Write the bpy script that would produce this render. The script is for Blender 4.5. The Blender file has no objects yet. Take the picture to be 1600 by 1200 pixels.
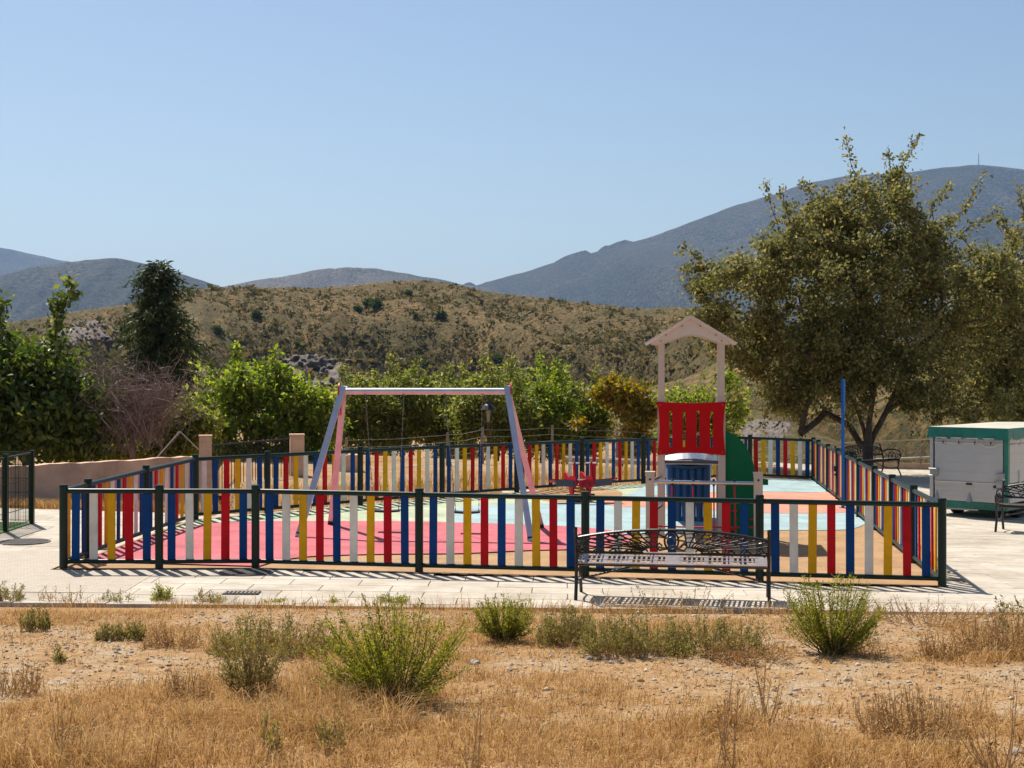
import bpy, bmesh, math, random
import numpy as np
from mathutils import Vector, Matrix

# ------------------------------------------------------------------ camera, sky, sun, exposure
SC = bpy.context.scene
COL = SC.collection
FPX, YH, CAMZ = 2283.0, 578.7, 2.5
cam_d = bpy.data.cameras.new('camera'); cam = bpy.data.objects.new('camera', cam_d); COL.objects.link(cam)
cam.location = (0, 0, CAMZ); cam.rotation_euler = (math.radians(90), 0, 0)
cam_d.sensor_fit = 'HORIZONTAL'; cam_d.sensor_width = 36.0; cam_d.lens = 36.0*FPX/1600.0
cam_d.shift_y = -(600-YH)/1600.0
cam_d.clip_start = 0.1; cam_d.clip_end = 40000
SC.camera = cam
SUN = Vector((-0.343, 0.569, 1.0)).normalized()
SUN_EL = math.asin(SUN.z); SUN_AZ = math.atan2(SUN.x, SUN.y)
world = bpy.data.worlds.new('World'); SC.world = world; world.use_nodes = True
wn = world.node_tree; wn.nodes.clear()
wo = wn.nodes.new('ShaderNodeOutputWorld'); wb = wn.nodes.new('ShaderNodeBackground'); ws = wn.nodes.new('ShaderNodeTexSky')
ws.sky_type = 'NISHITA'; ws.sun_disc = False; ws.sun_elevation = SUN_EL; ws.sun_rotation = SUN_AZ
ws.altitude = 500; ws.air_density = 1.15; ws.dust_density = 1.5; ws.ozone_density = 2.2
wb.inputs['Strength'].default_value = 0.074
wn.links.new(ws.outputs[0], wb.inputs[0]); wn.links.new(wb.outputs[0], wo.inputs[0])
sun_d = bpy.data.lights.new('sun', 'SUN'); sun_d.energy = 5.0; sun_d.angle = math.radians(0.5); sun_d.color = (1.0, 0.95, 0.87)
sun = bpy.data.objects.new('sun', sun_d); COL.objects.link(sun); sun.location = (-20, 40, 60)
sun.rotation_euler = SUN.to_track_quat('Z', 'Y').to_euler()
SC.view_settings.view_transform = 'Standard'; SC.view_settings.look = 'None'; SC.view_settings.gamma = 1.0
SC.view_settings.use_curve_mapping = False; SC.view_settings.exposure = 0.5

RNG = np.random.default_rng(7)
random.seed(7)

# ------------------------------------------------------------------ helpers
def vnoise(x, y, seed=0):
    x = np.asarray(x, float); y = np.asarray(y, float)
    xi = np.floor(x).astype(np.int64); yi = np.floor(y).astype(np.int64); xf = x-xi; yf = y-yi
    def h(a, b):
        n = (a*374761393 + b*668265263 + seed*974711) & 0x7fffffff
        n = ((n ^ (n >> 13))*1274126177) & 0x7fffffff
        return ((n ^ (n >> 16)) & 0xffff)/65535.0
    u = xf*xf*(3-2*xf); v = yf*yf*(3-2*yf)
    return (h(xi, yi)*(1-u)+h(xi+1, yi)*u)*(1-v)+(h(xi, yi+1)*(1-u)+h(xi+1, yi+1)*u)*v
def fbm(x, y, seed=0, o=4):
    s = 0; a = .5; t = 0
    for k in range(o):
        s = s+a*vnoise(np.asarray(x)*2**k+k*17.3, np.asarray(y)*2**k-k*9.1, seed+k); t += a; a *= .5
    return s/t
def gz(x, d):
    x = np.asarray(x, float); d = np.asarray(d, float)
    xc = np.clip(x, -9, 10); dd = np.clip(d, 14, 38)
    return CAMZ-(2.48876+.0131957*xc-.00933669*(dd-20)+.00185424*xc*(dd-20))
def gzf(x, d):
    return gz(x, d)+np.clip(15.1-np.asarray(d, float), 0, 30)*.045
def at(u, v, d):
    return Vector(((u-800)/FPX*d, d, CAMZ-(v-YH)/FPX*d))
def gp(u, v, f=gz):
    d = 20.0
    for k in range(60):
        z = float(f((u-800)/FPX*d, d)); d = .5*d+.5*(CAMZ-z)*FPX/(v-YH)
    return Vector(((u-800)/FPX*d, d, float(f((u-800)/FPX*d, d))))

class MB:
    def __init__(s): s.v = []; s.f = []
    def add(s, vs, fs):
        o = len(s.v); s.v += [tuple(p) for p in vs]; s.f += [tuple(o+i for i in f) for f in fs]; return s
    def box(s, c, size, rot=None):
        x, y, z = [k/2 for k in size]
        P = [Vector((a, b, e)) for a in (-x, x) for b in (-y, y) for e in (-z, z)]
        if rot is not None: P = [rot @ p for p in P]
        c = Vector(c)
        return s.add([p+c for p in P], [(0, 1, 3, 2), (4, 6, 7, 5), (0, 4, 5, 1), (2, 3, 7, 6), (0, 2, 6, 4), (1, 5, 7, 3)])
    def bar(s, a, b, w, h, up=(0, 0, 1)):
        a = Vector(a); b = Vector(b); t = b-a; L = t.length; t.normalize(); up = Vector(up)
        if abs(t.dot(up)) > .98: up = Vector((0, 1, 0))
        sx = t.cross(up).normalized(); uz = sx.cross(t)
        M = Matrix((sx, t, uz)).transposed()
        return s.box((a+b)/2, (w, L, h), M)
    def tube(s, pts, r, n=8, cap=True):
        pts = [Vector(p) for p in pts]; k = len(pts)
        rs = r if isinstance(r, (list, tuple)) else [r]*k
        vs = []; prev = None
        for i, p in enumerate(pts):
            t = (pts[min(i+1, k-1)]-pts[max(i-1, 0)])
            if t.length < 1e-9: t = Vector((0, 0, 1))
            t.normalize()
            if prev is None:
                a = t.cross(Vector((0, 0, 1)));
                if a.length < .05: a = t.cross(Vector((0, 1, 0)))
            else: a = prev-t*prev.dot(t)
            if a.length < 1e-6: a = t.orthogonal()
            a.normalize(); prev = a; b = t.cross(a)
            for j in range(n):
                th = 2*math.pi*(j+.5)/n; vs.append(p+(a*math.cos(th)+b*math.sin(th))*rs[i])
        fs = [(i*n+j, i*n+(j+1) % n, (i+1)*n+(j+1) % n, (i+1)*n+j) for i in range(k-1) for j in range(n)]
        if cap: fs += [tuple(range(n))[::-1], tuple((k-1)*n+j for j in range(n))]
        return s.add(vs, fs)
    def prism(s, poly, M, th):
        """poly of 2D points in a plane given by 4x4 matrix M, extruded by th along local z (centred)"""
        n = len(poly); vs = [M @ Vector((p[0], p[1], -th/2)) for p in poly]+[M @ Vector((p[0], p[1], th/2)) for p in poly]
        fs = [tuple(range(n))[::-1], tuple(range(n, 2*n))]+[(i, (i+1) % n, n+(i+1) % n, n+i) for i in range(n)]
        return s.add(vs, fs)
    def lathe(s, c, prof, n=12):
        c = Vector(c); vs = []; k = len(prof)
        for (r, z) in prof:
            for j in range(n):
                th = 2*math.pi*j/n; vs.append(c+Vector((r*math.cos(th), r*math.sin(th), z)))
        fs = [(i*n+j, i*n+(j+1) % n, (i+1)*n+(j+1) % n, (i+1)*n+j) for i in range(k-1) for j in range(n)]
        fs += [tuple(range(n))[::-1], tuple((k-1)*n+j for j in range(n))]
        return s.add(vs, fs)
    def mesh(s, name, smooth=False):
        me = bpy.data.meshes.new(name); me.from_pydata(s.v, [], s.f); me.update()
        bm = bmesh.new(); bm.from_mesh(me); bmesh.ops.recalc_face_normals(bm, faces=bm.faces); bm.to_mesh(me); bm.free()
        if smooth:
            me.polygons.foreach_set('use_smooth', [True]*len(me.polygons)); 
            try: me.set_sharp_from_angle(angle=math.radians(40))
            except Exception: pass
        return me
def npmesh(name, V, F, smooth=False):
    V = np.ascontiguousarray(V, dtype=np.float32).reshape(-1, 3); F = np.ascontiguousarray(F, dtype=np.int32); k = F.shape[1]
    me = bpy.data.meshes.new(name); me.vertices.add(len(V)); me.vertices.foreach_set('co', V.ravel())
    me.loops.add(F.size); me.loops.foreach_set('vertex_index', F.ravel())
    me.polygons.add(len(F)); me.polygons.foreach_set('loop_start', np.arange(0, F.size, k, dtype=np.int32))
    try: me.polygons.foreach_set('loop_total', np.full(len(F), k, dtype=np.int32))
    except Exception: pass
    if smooth: me.polygons.foreach_set('use_smooth', np.ones(len(F), dtype=bool))
    me.update(calc_edges=True); me.validate(); return me
def link(name, me, mat=None, parent=None, loc=None, rz=None):
    o = bpy.data.objects.new(name, me); COL.objects.link(o)
    if mat is not None and me is not None:
        if len(me.materials) == 0: me.materials.append(mat)
    if parent is not None: o.parent = parent
    if loc is not None: o.location = loc
    if rz is not None: o.rotation_euler = (0, 0, rz)
    return o
def part(name, mb, mat, parent, smooth=False): return link(name, mb.mesh(name, smooth), mat, parent)
def tag(o, label=None, cat=None, group=None, kind=None):
    if label: o['label'] = label
    if cat: o['category'] = cat
    if group: o['group'] = group
    if kind: o['kind'] = kind
    return o
def thing(name, label, cat, loc=(0, 0, 0), rz=0, group=None):
    o = link(name, None, loc=loc, rz=rz); o.empty_display_size = .2; return tag(o, label, cat, group)
def struct(name, me, mat, parent=None): return tag(link(name, me, mat, parent), kind='structure')

# ------------------------------------------------------------------ materials
def nm(name):
    m = bpy.data.materials.new(name); m.use_nodes = True; nt = m.node_tree
    return m, nt, nt.nodes['Principled BSDF']
def ramp(nt, fac, stops):
    r = nt.nodes.new('ShaderNodeValToRGB'); e = r.color_ramp.elements
    while len(e) < len(stops): e.new(.5)
    for i, (p, c) in enumerate(stops): e[i].position = p; e[i].color = (*c, 1)
    nt.links.new(fac, r.inputs[0]); return r
def tex(nt, scale, detail=4, kind='Object', rough=.6, dist=0):
    tc = nt.nodes.new('ShaderNodeTexCoord'); t = nt.nodes.new('ShaderNodeTexNoise')
    t.inputs['Scale'].default_value = scale; t.inputs['Detail'].default_value = detail; t.inputs['Roughness'].default_value = rough
    t.inputs['Distortion'].default_value = dist
    nt.links.new(tc.outputs[kind], t.inputs['Vector']); return t
def mat(name, col, rough=.5, metal=0, var=.12, vs=6, bump=0, bs=40, spec=.5, objvar=0, coat=0):
    m, nt, p = nm(name)
    t = tex(nt, vs)
    c1 = tuple(max(0, c*(1-var)) for c in col); c2 = tuple(min(1, c*(1+var)) for c in col)
    r = ramp(nt, t.outputs['Fac'], [(.3, c1), (.7, c2)]); out = r.outputs[0]
    if objvar:
        oi = nt.nodes.new('ShaderNodeObjectInfo'); mr = nt.nodes.new('ShaderNodeMapRange')
        mr.inputs[3].default_value = 1-objvar; mr.inputs[4].default_value = 1+objvar
        nt.links.new(oi.outputs['Random'], mr.inputs[0]); hs = nt.nodes.new('ShaderNodeHueSaturation')
        nt.links.new(mr.outputs[0], hs.inputs['Value']); nt.links.new(out, hs.inputs['Color']); out = hs.outputs[0]
    nt.links.new(out, p.inputs['Base Color'])
    p.inputs['Roughness'].default_value = rough; p.inputs['Metallic'].default_value = metal
    p.inputs['Specular IOR Level'].default_value = spec
    if coat: p.inputs['Coat Weight'].default_value = coat
    if bump:
        t2 = tex(nt, bs, 5); b = nt.nodes.new('ShaderNodeBump'); b.inputs['Strength'].default_value = bump; b.inputs['Distance'].default_value = .02
        nt.links.new(t2.outputs['Fac'], b.inputs['Height']); nt.links.new(b.outputs[0], p.inputs['Normal'])
    return m
def leafmat(name, stops, transl=.45, rough=.45, spec=.4):
    m, nt, p = nm(name); g = nt.nodes.new('ShaderNodeNewGeometry')
    r = ramp(nt, g.outputs['Random Per Island'], stops)
    nt.links.new(r.outputs[0], p.inputs['Base Color']); p.inputs['Roughness'].default_value = rough; p.inputs['Specular IOR Level'].default_value = spec
    tr = nt.nodes.new('ShaderNodeBsdfTranslucent'); mx = nt.nodes.new('ShaderNodeMixShader'); mx.inputs[0].default_value = transl
    hs = nt.nodes.new('ShaderNodeHueSaturation'); hs.inputs['Saturation'].default_value = 1.15; hs.inputs['Value'].default_value = 1.3
    nt.links.new(r.outputs[0], hs.inputs['Color']); nt.links.new(hs.outputs[0], tr.inputs[0])
    nt.links.new(p.outputs[0], mx.inputs[1]); nt.links.new(tr.outputs[0], mx.inputs[2])
    nt.links.new(mx.outputs[0], nt.nodes['Material Output'].inputs[0]); return m
def rubber(name, col):
    m, nt, p = nm(name)
    a = tex(nt, 60, 3); b = tex(nt, 1.3, 5)
    r = ramp(nt, a.outputs['Fac'], [(.35, tuple(c*.72 for c in col)), (.65, tuple(min(1, c*1.18) for c in col))])
    r2 = ramp(nt, b.outputs['Fac'], [(.3, (.82, .8, .78)), (.65, (1.03, 1.02, 1))])
    mx = nt.nodes.new('ShaderNodeMix'); mx.data_type = 'RGBA'; mx.blend_type = 'MULTIPLY'; mx.inputs[0].default_value = 1
    nt.links.new(r.outputs[0], mx.inputs[6]); nt.links.new(r2.outputs[0], mx.inputs[7]); nt.links.new(mx.outputs[2], p.inputs['Base Color'])
    p.inputs['Roughness'].default_value = .85; p.inputs['Specular IOR Level'].default_value = .25
    bp = nt.nodes.new('ShaderNodeBump'); bp.inputs['Strength'].default_value = .5; bp.inputs['Distance'].default_value = .004
    nt.links.new(a.outputs['Fac'], bp.inputs['Height']); nt.links.new(bp.outputs[0], p.inputs['Normal']); return m

M = {}
M['green_paint'] = mat('green_paint', (.003, .020, .015), .35, 0, .2, 5, spec=.3)
M['slat_b'] = mat('slat_blue', (.005, .05, .19), .6, 0, .1, 3, .1, 60, spec=.12, objvar=.12)
M['slat_w'] = mat('slat_white', (.70, .66, .585), .6, 0, .06, 3, .1, 60, objvar=.05)
M['slat_y'] = mat('slat_yellow', (.72, .37, .010), .6, 0, .08, 3, .1, 60, spec=.12, objvar=.08)
M['slat_r'] = mat('slat_red', (.50, .007, .013), .6, 0, .1, 3, .1, 60, spec=.12, objvar=.12)
M['slab'] = mat('paving_slab', (.50, .435, .345), .8, 0, .14, 3, .25, 90, .3, objvar=.07)
M['joint'] = mat('paving_joint', (.42, .36, .29), .9, 0, .2, 4, .3, 50)
M['kerb'] = mat('kerb_concrete', (.47, .41, .33), .85, 0, .18, 5, .4, 60)
M['ochre'] = rubber('rubber_ochre', (.43, .26, .125)); M['pink'] = rubber('rubber_pink', (.58, .145, .165))
M['mint'] = rubber('rubber_green', (.47, .52, .35)); M['sky'] = rubber('rubber_blue', (.36, .49, .50)); M['coral'] = rubber('rubber_coral', (.72, .30, .20))
M['alu'] = mat('brushed_aluminium', (.62, .62, .64), .38, .75, .1, 8)
M['steel'] = mat('stainless_steel', (.6, .6, .6), .25, 1, .1, 8)
M['redcap'] = mat('red_plastic', (.5, .02, .02), .4, 0, .1, 5)
M['redpanel'] = mat('red_panel', (.50, .005, .009), .6, 0, .1, 2, .05, 80, spec=.12)
M['redplane'] = mat('spring_rider_red', (.40, .006, .016), .5, 0, .12, 5, spec=.2)
M['greenpanel'] = mat('green_panel', (.005, .14, .055), .6, 0, .1, 2, .05, 80, spec=.15)
M['blueslide'] = mat('blue_slide', (.004, .075, .24), .4, 0, .15, 3, 0, spec=.35)
M['bluepole'] = mat('blue_pole', (.012, .13, .46), .45, 0, .1, 4, spec=.3)
M['beige'] = mat('beige_post', (.57, .51, .43), .5, 0, .06, 5, .08, 60)
M['roofp'] = mat('roof_panel', (.63, .60, .57), .5, 0, .06, 3)
M['rope'] = mat('red_rope', (.4, .015, .025), .7, 0, .2, 40)
M['black'] = mat('black_plastic', (.012, .012, .013), .4, 0, .2, 8)
M['chain'] = mat('chain_steel', (.22, .21, .2), .45, .8, .2, 20)
M['iron'] = mat('cast_iron', (.022, .018, .017), .38, .3, .3, 12, .15, 60, spec=.6)
M['yellow_spring'] = mat('yellow_spring', (.62, .30, .01), .4, 0, .1, 6)
M['grey_panel'] = mat('grey_rubber', (.07, .07, .09), .6, 0, .15, 6)
M['plaster'] = mat('wall_plaster', (.70, .47, .32), .9, 0, .2, 2.2, .35, 30, .2)
M['wood'] = mat('pergola_wood', (.10, .045, .03), .7, 0, .3, 8, .3, 30)
M['log'] = mat('log_wood', (.42, .33, .22), .85, 0, .25, 8, .4, 30)
M['greypost'] = mat('weathered_post', (.25, .21, .17), .85, 0, .25, 8)
M['wire'] = mat('galvanised_wire', (.36, .35, .33), .5, .6, .15, 8)
M['trailer'] = mat('trailer_aluminium', (.50, .50, .49), .36, .35, .06, 2, .04, 8)
M['tarp'] = mat('green_tarp', (.01, .17, .12), .38, 0, .25, 3, .6, 7)
M['tarp_top'] = mat('pale_tarp', (.50, .46, .36), .6, 0, .1, 2, .3, 6)
M['tyre'] = mat('tyre_rubber', (.015, .015, .015), .8, 0, .2, 10)
M['rim'] = mat('wheel_rim', (.4, .4, .4), .35, .7, .1, 10)
M['carblue'] = mat('car_paint_navy', (.025, .03, .06), .18, .3, .05, 3, coat=.8)
M['carwhite'] = mat('car_paint_silver', (.55, .56, .57), .2, .3, .05, 3, coat=.8)
M['glass'] = mat('car_glass', (.02, .025, .03), .06, 0, .1, 3, spec=.8)
M['lamp_red'] = mat('tail_light', (.45, .01, .01), .2, 0, .1, 6)
M['turf'] = mat('artificial_turf', (.05, .14, .02), .9, 0, .3, 30, .8, 200)
M['bark'] = mat('bark', (.10, .072, .052), .9, 0, .35, 9, .8, 30, .2)
M['twig'] = mat('dry_twig', (.24, .165, .135), .85, 0, .3, 6)
M['stalk'] = mat('straw_stalk', (.46, .31, .15), .8, 0, .3, 6)
M['iron_plate'] = mat('manhole_iron', (.13, .11, .10), .6, .4, .35, 25, .8, 60)
M['stone'] = mat('field_stone', (.36, .31, .26), .9, 0, .3, 9, .6, 25)
M['rock'] = mat('outcrop_rock', (.125, .093, .068), .92, 0, .6, .5, .9, 1.2)
M['road'] = mat('asphalt', (.07, .065, .06), .9, 0, .2, 6, .3, 80)

# ------------------------------------------------------------------ ground, terrain
KY0, KY1 = 15.62, 15.06      # edge of the paving at x=-9 and x=9
def ground_z(x, y):
    z = gzf(x, y)-.035
    z = z+np.where(y < 15.0, (fbm(x*.7, y*.7, 3, 4)-.5)*.10*np.clip((15.0-y)/1.0, 0, 1), 0)
    z = z+.072*np.clip((KY0+(x+9)/18*(KY1-KY0)-.0-y)/.12, 0, 1)
    # lower street behind the left back corner
    left = np.clip((-4.2-x-(y-24)*.25)/.8, 0, 1); drop = np.clip((y-24.9)/.7, 0, 1)*left
    z = z-1.35*drop
    # beyond the terrace the ground falls into the valley
    edge = 37.0+np.clip((x-3)*.9, 0, 6)
    t = np.clip((y-edge)/30, 0, 1); z = z-8*t*t*(3-2*t)*np.ones_like(x)
    z = np.where(y > 80, z+(fbm(x*.01, y*.01, 5)-.5)*3*np.clip((y-80)/60, 0, 1), z)
    return z
xs = np.concatenate([[-14000, -6000, -2500, -1000, -400, -180, -90, -60, -42], np.arange(-32, 32.01, .25), [42, 60, 90, 180, 400, 1000, 2500, 6000, 14000]])
ys = np.concatenate([[-300, -80, -30, -10, -3, 0, 2, 3.5], np.arange(5, 46, .25), 46*1.12**np.arange(0, 49)])
GX, GY = np.meshgrid(xs, ys); GZ = ground_z(GX, GY)
nx, ny = len(xs), len(ys)
def gridfaces(nx, ny):
    i = np.arange(nx-1)[None, :]+np.arange(ny-1)[:, None]*nx
    return np.stack([i, i+1, i+1+nx, i+nx], -1).reshape(-1, 4)
def cover(x, y):
    """how much straw covers the soil (0 bare gravel, 1 full)"""
    c = fbm(x*.55+3, y*.8, 21, 4)
    path = np.exp(-((y-(11.45-.09*x+.25*np.sin(x*.7)))/.55)**2)
    c = (c-.43)*5.0+.30
    c = c-1.1*path+np.clip((10.3-y)*.22, -.15, .28)-.8*np.clip(fbm(x*.9+40, y*1.3, 77, 3)-.52, 0, 1)*4
    return np.clip(c, 0, 1)
me = npmesh('ground', np.stack([GX, GY, GZ], -1), gridfaces(nx, ny), True)
at_ = me.attributes.new('cover', 'FLOAT', 'POINT'); at_.data.foreach_set('value', cover(GX, GY).ravel().astype(np.float32))
def ground_mat():
    m, nt, p = nm('dry_ground'); L = nt.links
    a = nt.nodes.new('ShaderNodeAttribute'); a.attribute_name = 'cover'
    n1 = tex(nt, 2.2, 6); n2 = tex(nt, 38, 4); n3 = tex(nt, 9, 5)
    dirt = ramp(nt, n3.outputs['Fac'], [(.25, (.26, .145, .065)), (.5, (.40, .245, .12)), (.75, (.48, .32, .175))])
    grav = ramp(nt, n2.outputs['Fac'], [(.3, (.21, .155, .10)), (.5, (.42, .33, .22)), (.72, (.60, .51, .38))])
    straw = ramp(nt, n2.outputs['Fac'], [(.3, (.25, .125, .045)), (.7, (.47, .27, .11))])
    m1 = nt.nodes.new('ShaderNodeMix'); m1.data_type = 'RGBA'; r = ramp(nt, n1.outputs['Fac'], [(.47, (0, 0, 0)), (.66, (1, 1, 1))])
    L.new(r.outputs[0], m1.inputs[0]); L.new(dirt.outputs[0], m1.inputs[6]); L.new(grav.outputs[0], m1.inputs[7])
    m2 = nt.nodes.new('ShaderNodeMix'); m2.data_type = 'RGBA'; L.new(a.outputs['Fac'], m2.inputs[0]); L.new(m1.outputs[2], m2.inputs[6]); L.new(straw.outputs[0], m2.inputs[7])
    L.new(m2.outputs[2], p.inputs['Base Color']); p.inputs['Roughness'].default_value = .95; p.inputs['Specular IOR Level'].default_value = .15
    b = nt.nodes.new('ShaderNodeBump'); b.inputs['Strength'].default_value = .9; b.inputs['Distance'].default_value = .03
    ad = nt.nodes.new('ShaderNodeMath'); L.new(n2.outputs['Fac'], ad.inputs[0]); L.new(n3.outputs['Fac'], ad.inputs[1]); L.new(ad.outputs[0], b.inputs['Height']); L.new(b.outputs[0], p.inputs['Normal'])
    return m
struct('ground', me, ground_mat())

def terrain_mat(name, cols, s_big, s_small, dots, rocks=None, bump=.6, bd=1.0):
    m, nt, p = nm(name); L = nt.links
    nb = tex(nt, s_big, 6, dist=.4); ns = tex(nt, s_small, 5); nd = tex(nt, s_small*2.3, 3)
    r = ramp(nt, nb.outputs['Fac'], [(.3, cols[0]), (.5, cols[1]), (.7, cols[2])])
    r2 = ramp(nt, ns.outputs['Fac'], [(.35, (.62, .62, .62)), (.65, (1.2, 1.2, 1.2))])
    mx = nt.nodes.new('ShaderNodeMix'); mx.data_type = 'RGBA'; mx.blend_type = 'MULTIPLY'; mx.inputs[0].default_value = 1
    L.new(r.outputs[0], mx.inputs[6]); L.new(r2.outputs[0], mx.inputs[7])
    r3 = ramp(nt, nd.outputs['Fac'], [(.49, (0, 0, 0)), (.56, (1, 1, 1))])
    m2 = nt.nodes.new('ShaderNodeMix'); m2.data_type = 'RGBA'; L.new(r3.outputs[0], m2.inputs[0]); L.new(mx.outputs[2], m2.inputs[6]); m2.inputs[7].default_value = (*dots, 1)
    L.new(m2.outputs[2], p.inputs['Base Color']); p.inputs['Roughness'].default_value = .95; p.inputs['Specular IOR Level'].default_value = .1
    b = nt.nodes.new('ShaderNodeBump'); b.inputs['Strength'].default_value = bump; b.inputs['Distance'].default_value = bd
    L.new(ns.outputs['Fac'], b.inputs['Height']); L.new(b.outputs[0], p.inputs['Normal']); return m

GULLY = {}
def ridge_mesh(name, prof, d_ridge, d_base, z_base, amp, nscale, seed, na=260, nt_=90, back=.5, u0=-500, u1=2100, curve=.8, gully=0, gscale=1.0):
    """a hill: skyline heights over azimuth, a front slope running down towards the viewer and a back slope"""
    pu = [p[0] for p in prof]; pv = [p[1] for p in prof]
    U = np.linspace(u0, u1, na); a = (U-800)/FPX
    V = np.interp(U, pu, pv); k = np.hanning(17)[1:-1]; k /= k.sum(); V = np.convolve(np.pad(V, 7, mode='edge'), k, 'valid')+(fbm(U*.02, U*0, seed, 4)-.5)*4
    dr = np.interp(U, *d_ridge) if isinstance(d_ridge, tuple) else np.full(na, float(d_ridge))
    db = np.interp(U, *d_base) if isinstance(d_base, tuple) else np.full(na, float(d_base))
    zb = np.interp(U, *z_base) if isinstance(z_base, tuple) else np.full(na, float(z_base))
    zr = CAMZ+(YH-V)/FPX*dr
    t = np.linspace(0, 1+back, nt_)[:, None]
    D = db+(dr-db)*t
    up = np.where(t <= 1, np.power(np.clip(t, 0, 1), curve), 1-((t-1)/back)**1.5*.9)
    Z = zb+(zr-zb)*up
    X = a*D
    env = np.clip(t*3, 0, 1)*np.where(t < 1, np.clip((1-t)*2.2, .0, 1)**.8, 1)
    Z = Z+env*amp*(fbm(X*nscale, D*nscale, seed, 5)-.5)*2
    if gully:
        g = np.abs(fbm(X*nscale*gscale*1.6+D*nscale*.35, D*nscale*.45, seed+40, 4)-.5)*2
        gm = env*np.clip(1-g*2.3, 0, 1)**1.3; Z = Z-gully*gm; GULLY[name] = gm
    V3 = np.stack([X, D, Z], -1)
    return npmesh(name, V3, gridfaces(na, nt_), True), V3
hill_prof = [(-500, 500), (-200, 508), (0, 503), (60, 494), (120, 486), (180, 477), (240, 462), (290, 450), (400, 447), (500, 450), (560, 444), (600, 438), (640, 434), (690, 438), (760, 452), (850, 464), (950, 477), (1010, 480), (1050, 475), (1080, 479), (1150, 500), (1260, 520), (1400, 532), (1600, 545), (2100, 560)]
hill_me, HV = ridge_mesh('hill', hill_prof, ([-500, 300, 640, 1050, 1300, 2100], [440, 450, 470, 400, 300, 260]), ([-500, 700, 1000, 1150, 1500, 2100], [290, 280, 200, 85, 70, 70]), ([-500, 900, 1100, 2100], [-9, -9, -5.5, -5.5]), 3.6, .016, 11, 460, 170, .6, curve=.85, gully=17)
M['hill'] = terrain_mat('hill_slope', [(.085, .067, .025), (.155, .099, .038), (.235, .136, .055)], .03, .5, (.055, .055, .020), bump=.8, bd=.8)
struct('hill', hill_me, M['hill'])
m_far = terrain_mat('mountain_slope', [(.034, .034, .022), (.066, .056, .036), (.105, .084, .058)], .0022, .045, (.012, .020, .012), bump=1, bd=14)
m_mid = terrain_mat('mountain_brown_slope', [(.08, .07, .05), (.13, .10, .07), (.17, .13, .095)], .003, .05, (.022, .028, .016), bump=1, bd=10)
mt1, V1 = ridge_mesh('mountain', [(-500, 520), (500, 500), (640, 470), (740, 446), (800, 430), (850, 415), (900, 400), (950, 388), (1000, 374), (1050, 358), (1100, 338), (1150, 320), (1200, 304), (1250, 287), (1300, 277), (1350, 270), (1420, 268), (1470, 260), (1530, 254), (1600, 262), (1700, 285), (1900, 330), (2100, 380)], 6000, 3200, -40, 55, .0011, 31, 420, 150, .4, curve=1.0, gully=190, gscale=2.2)
struct('mountain', mt1, m_far)
mt2, _ = ridge_mesh('mountain', [(-500, 470), (-200, 445), (0, 428), (60, 412), (120, 405), (180, 400), (210, 404), (260, 418), (300, 431), (340, 446), (400, 466), (600, 500), (2100, 520)], 4300, 2500, -30, 35, .0014, 33, 300, 110, .4, curve=.95, gully=120, gscale=2, u1=1000)
struct('mountain', mt2, m_far)
mt3, _ = ridge_mesh('mountain', [(-500, 350), (-200, 372), (0, 386), (30, 390), (60, 399), (110, 407), (200, 425), (400, 460), (800, 500)], 8200, 5200, -30, 60, .0009, 35, 200, 70, .4, gully=130, u1=900)
struct('mountain', mt3, m_far)
mt4, _ = ridge_mesh('mountain', [(0, 520), (250, 470), (340, 447), (400, 436), (440, 430), (500, 418), (560, 413), (600, 417), (640, 428), (700, 438), (740, 445), (800, 458), (1000, 500), (1300, 520)], 4900, 2900, -30, 30, .0015, 37, 300, 110, .4, gully=120, gscale=2, u0=-100, u1=1400)
struct('mountain', mt4, m_mid)
# transmitter mast on the summit
mp = at(1529, 257, 6000); mb = MB()
for a in range(3):
    th = a*2.094; mb.tube([(math.cos(th)*3, math.sin(th)*3, -8), (math.cos(th)*.6, math.sin(th)*.6, 46)], [.9, .5], 5)
for k in range(8): mb.tube([(-2+k*.2, 0, k*5.5), (2-k*.2, 0, k*5.5+3)], .4, 4)
mast = tag(link('transmitter_mast', mb.mesh('transmitter_mast'), M['wire'], loc=mp), 'tiny transmitter mast on the mountain summit at right', 'mast')

# ------------------------------------------------------------------ sheets that follow the terrace
def sheet(poly, off, cell=.5, zf=gz):
    bm = bmesh.new(); vs = [bm.verts.new((p[0], p[1], 0)) for p in poly]; bm.faces.new(vs)
    x0, x1 = min(p[0] for p in poly), max(p[0] for p in poly); y0, y1 = min(p[1] for p in poly), max(p[1] for p in poly)
    for ax, lo, hi in ((0, x0, x1), (1, y0, y1)):
        for c in np.arange(math.floor(lo/cell)*cell+cell, hi, cell):
            no = (1, 0, 0) if ax == 0 else (0, 1, 0); co = (c, 0, 0) if ax == 0 else (0, c, 0)
            bmesh.ops.bisect_plane(bm, geom=bm.verts[:]+bm.edges[:]+bm.faces[:], plane_co=co, plane_no=no)
    for v in bm.verts: v.co.z = float(zf(v.co.x, v.co.y))+off
    bmesh.ops.recalc_face_normals(bm, faces=bm.faces)
    if sum(f.normal.z for f in bm.faces) < 0: bmesh.ops.reverse_faces(bm, faces=bm.faces)
    me = bpy.data.meshes.new('sheet'); bm.to_mesh(me); bm.free(); return me
def smooth_poly(pts, n=8):
    k = len(pts); out = []
    for i in range(k):
        p0, p1, p2, p3 = [np.array(pts[(i+j-1) % k][:2], float) for j in range(4)]
        for s in range(n):
            t = s/n; out.append(tuple(.5*((2*p1)+(-p0+p2)*t+(2*p0-5*p1+4*p2-p3)*t*t+(-p0+3*p1-3*p2+p3)*t**3)))
    return out

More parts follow.
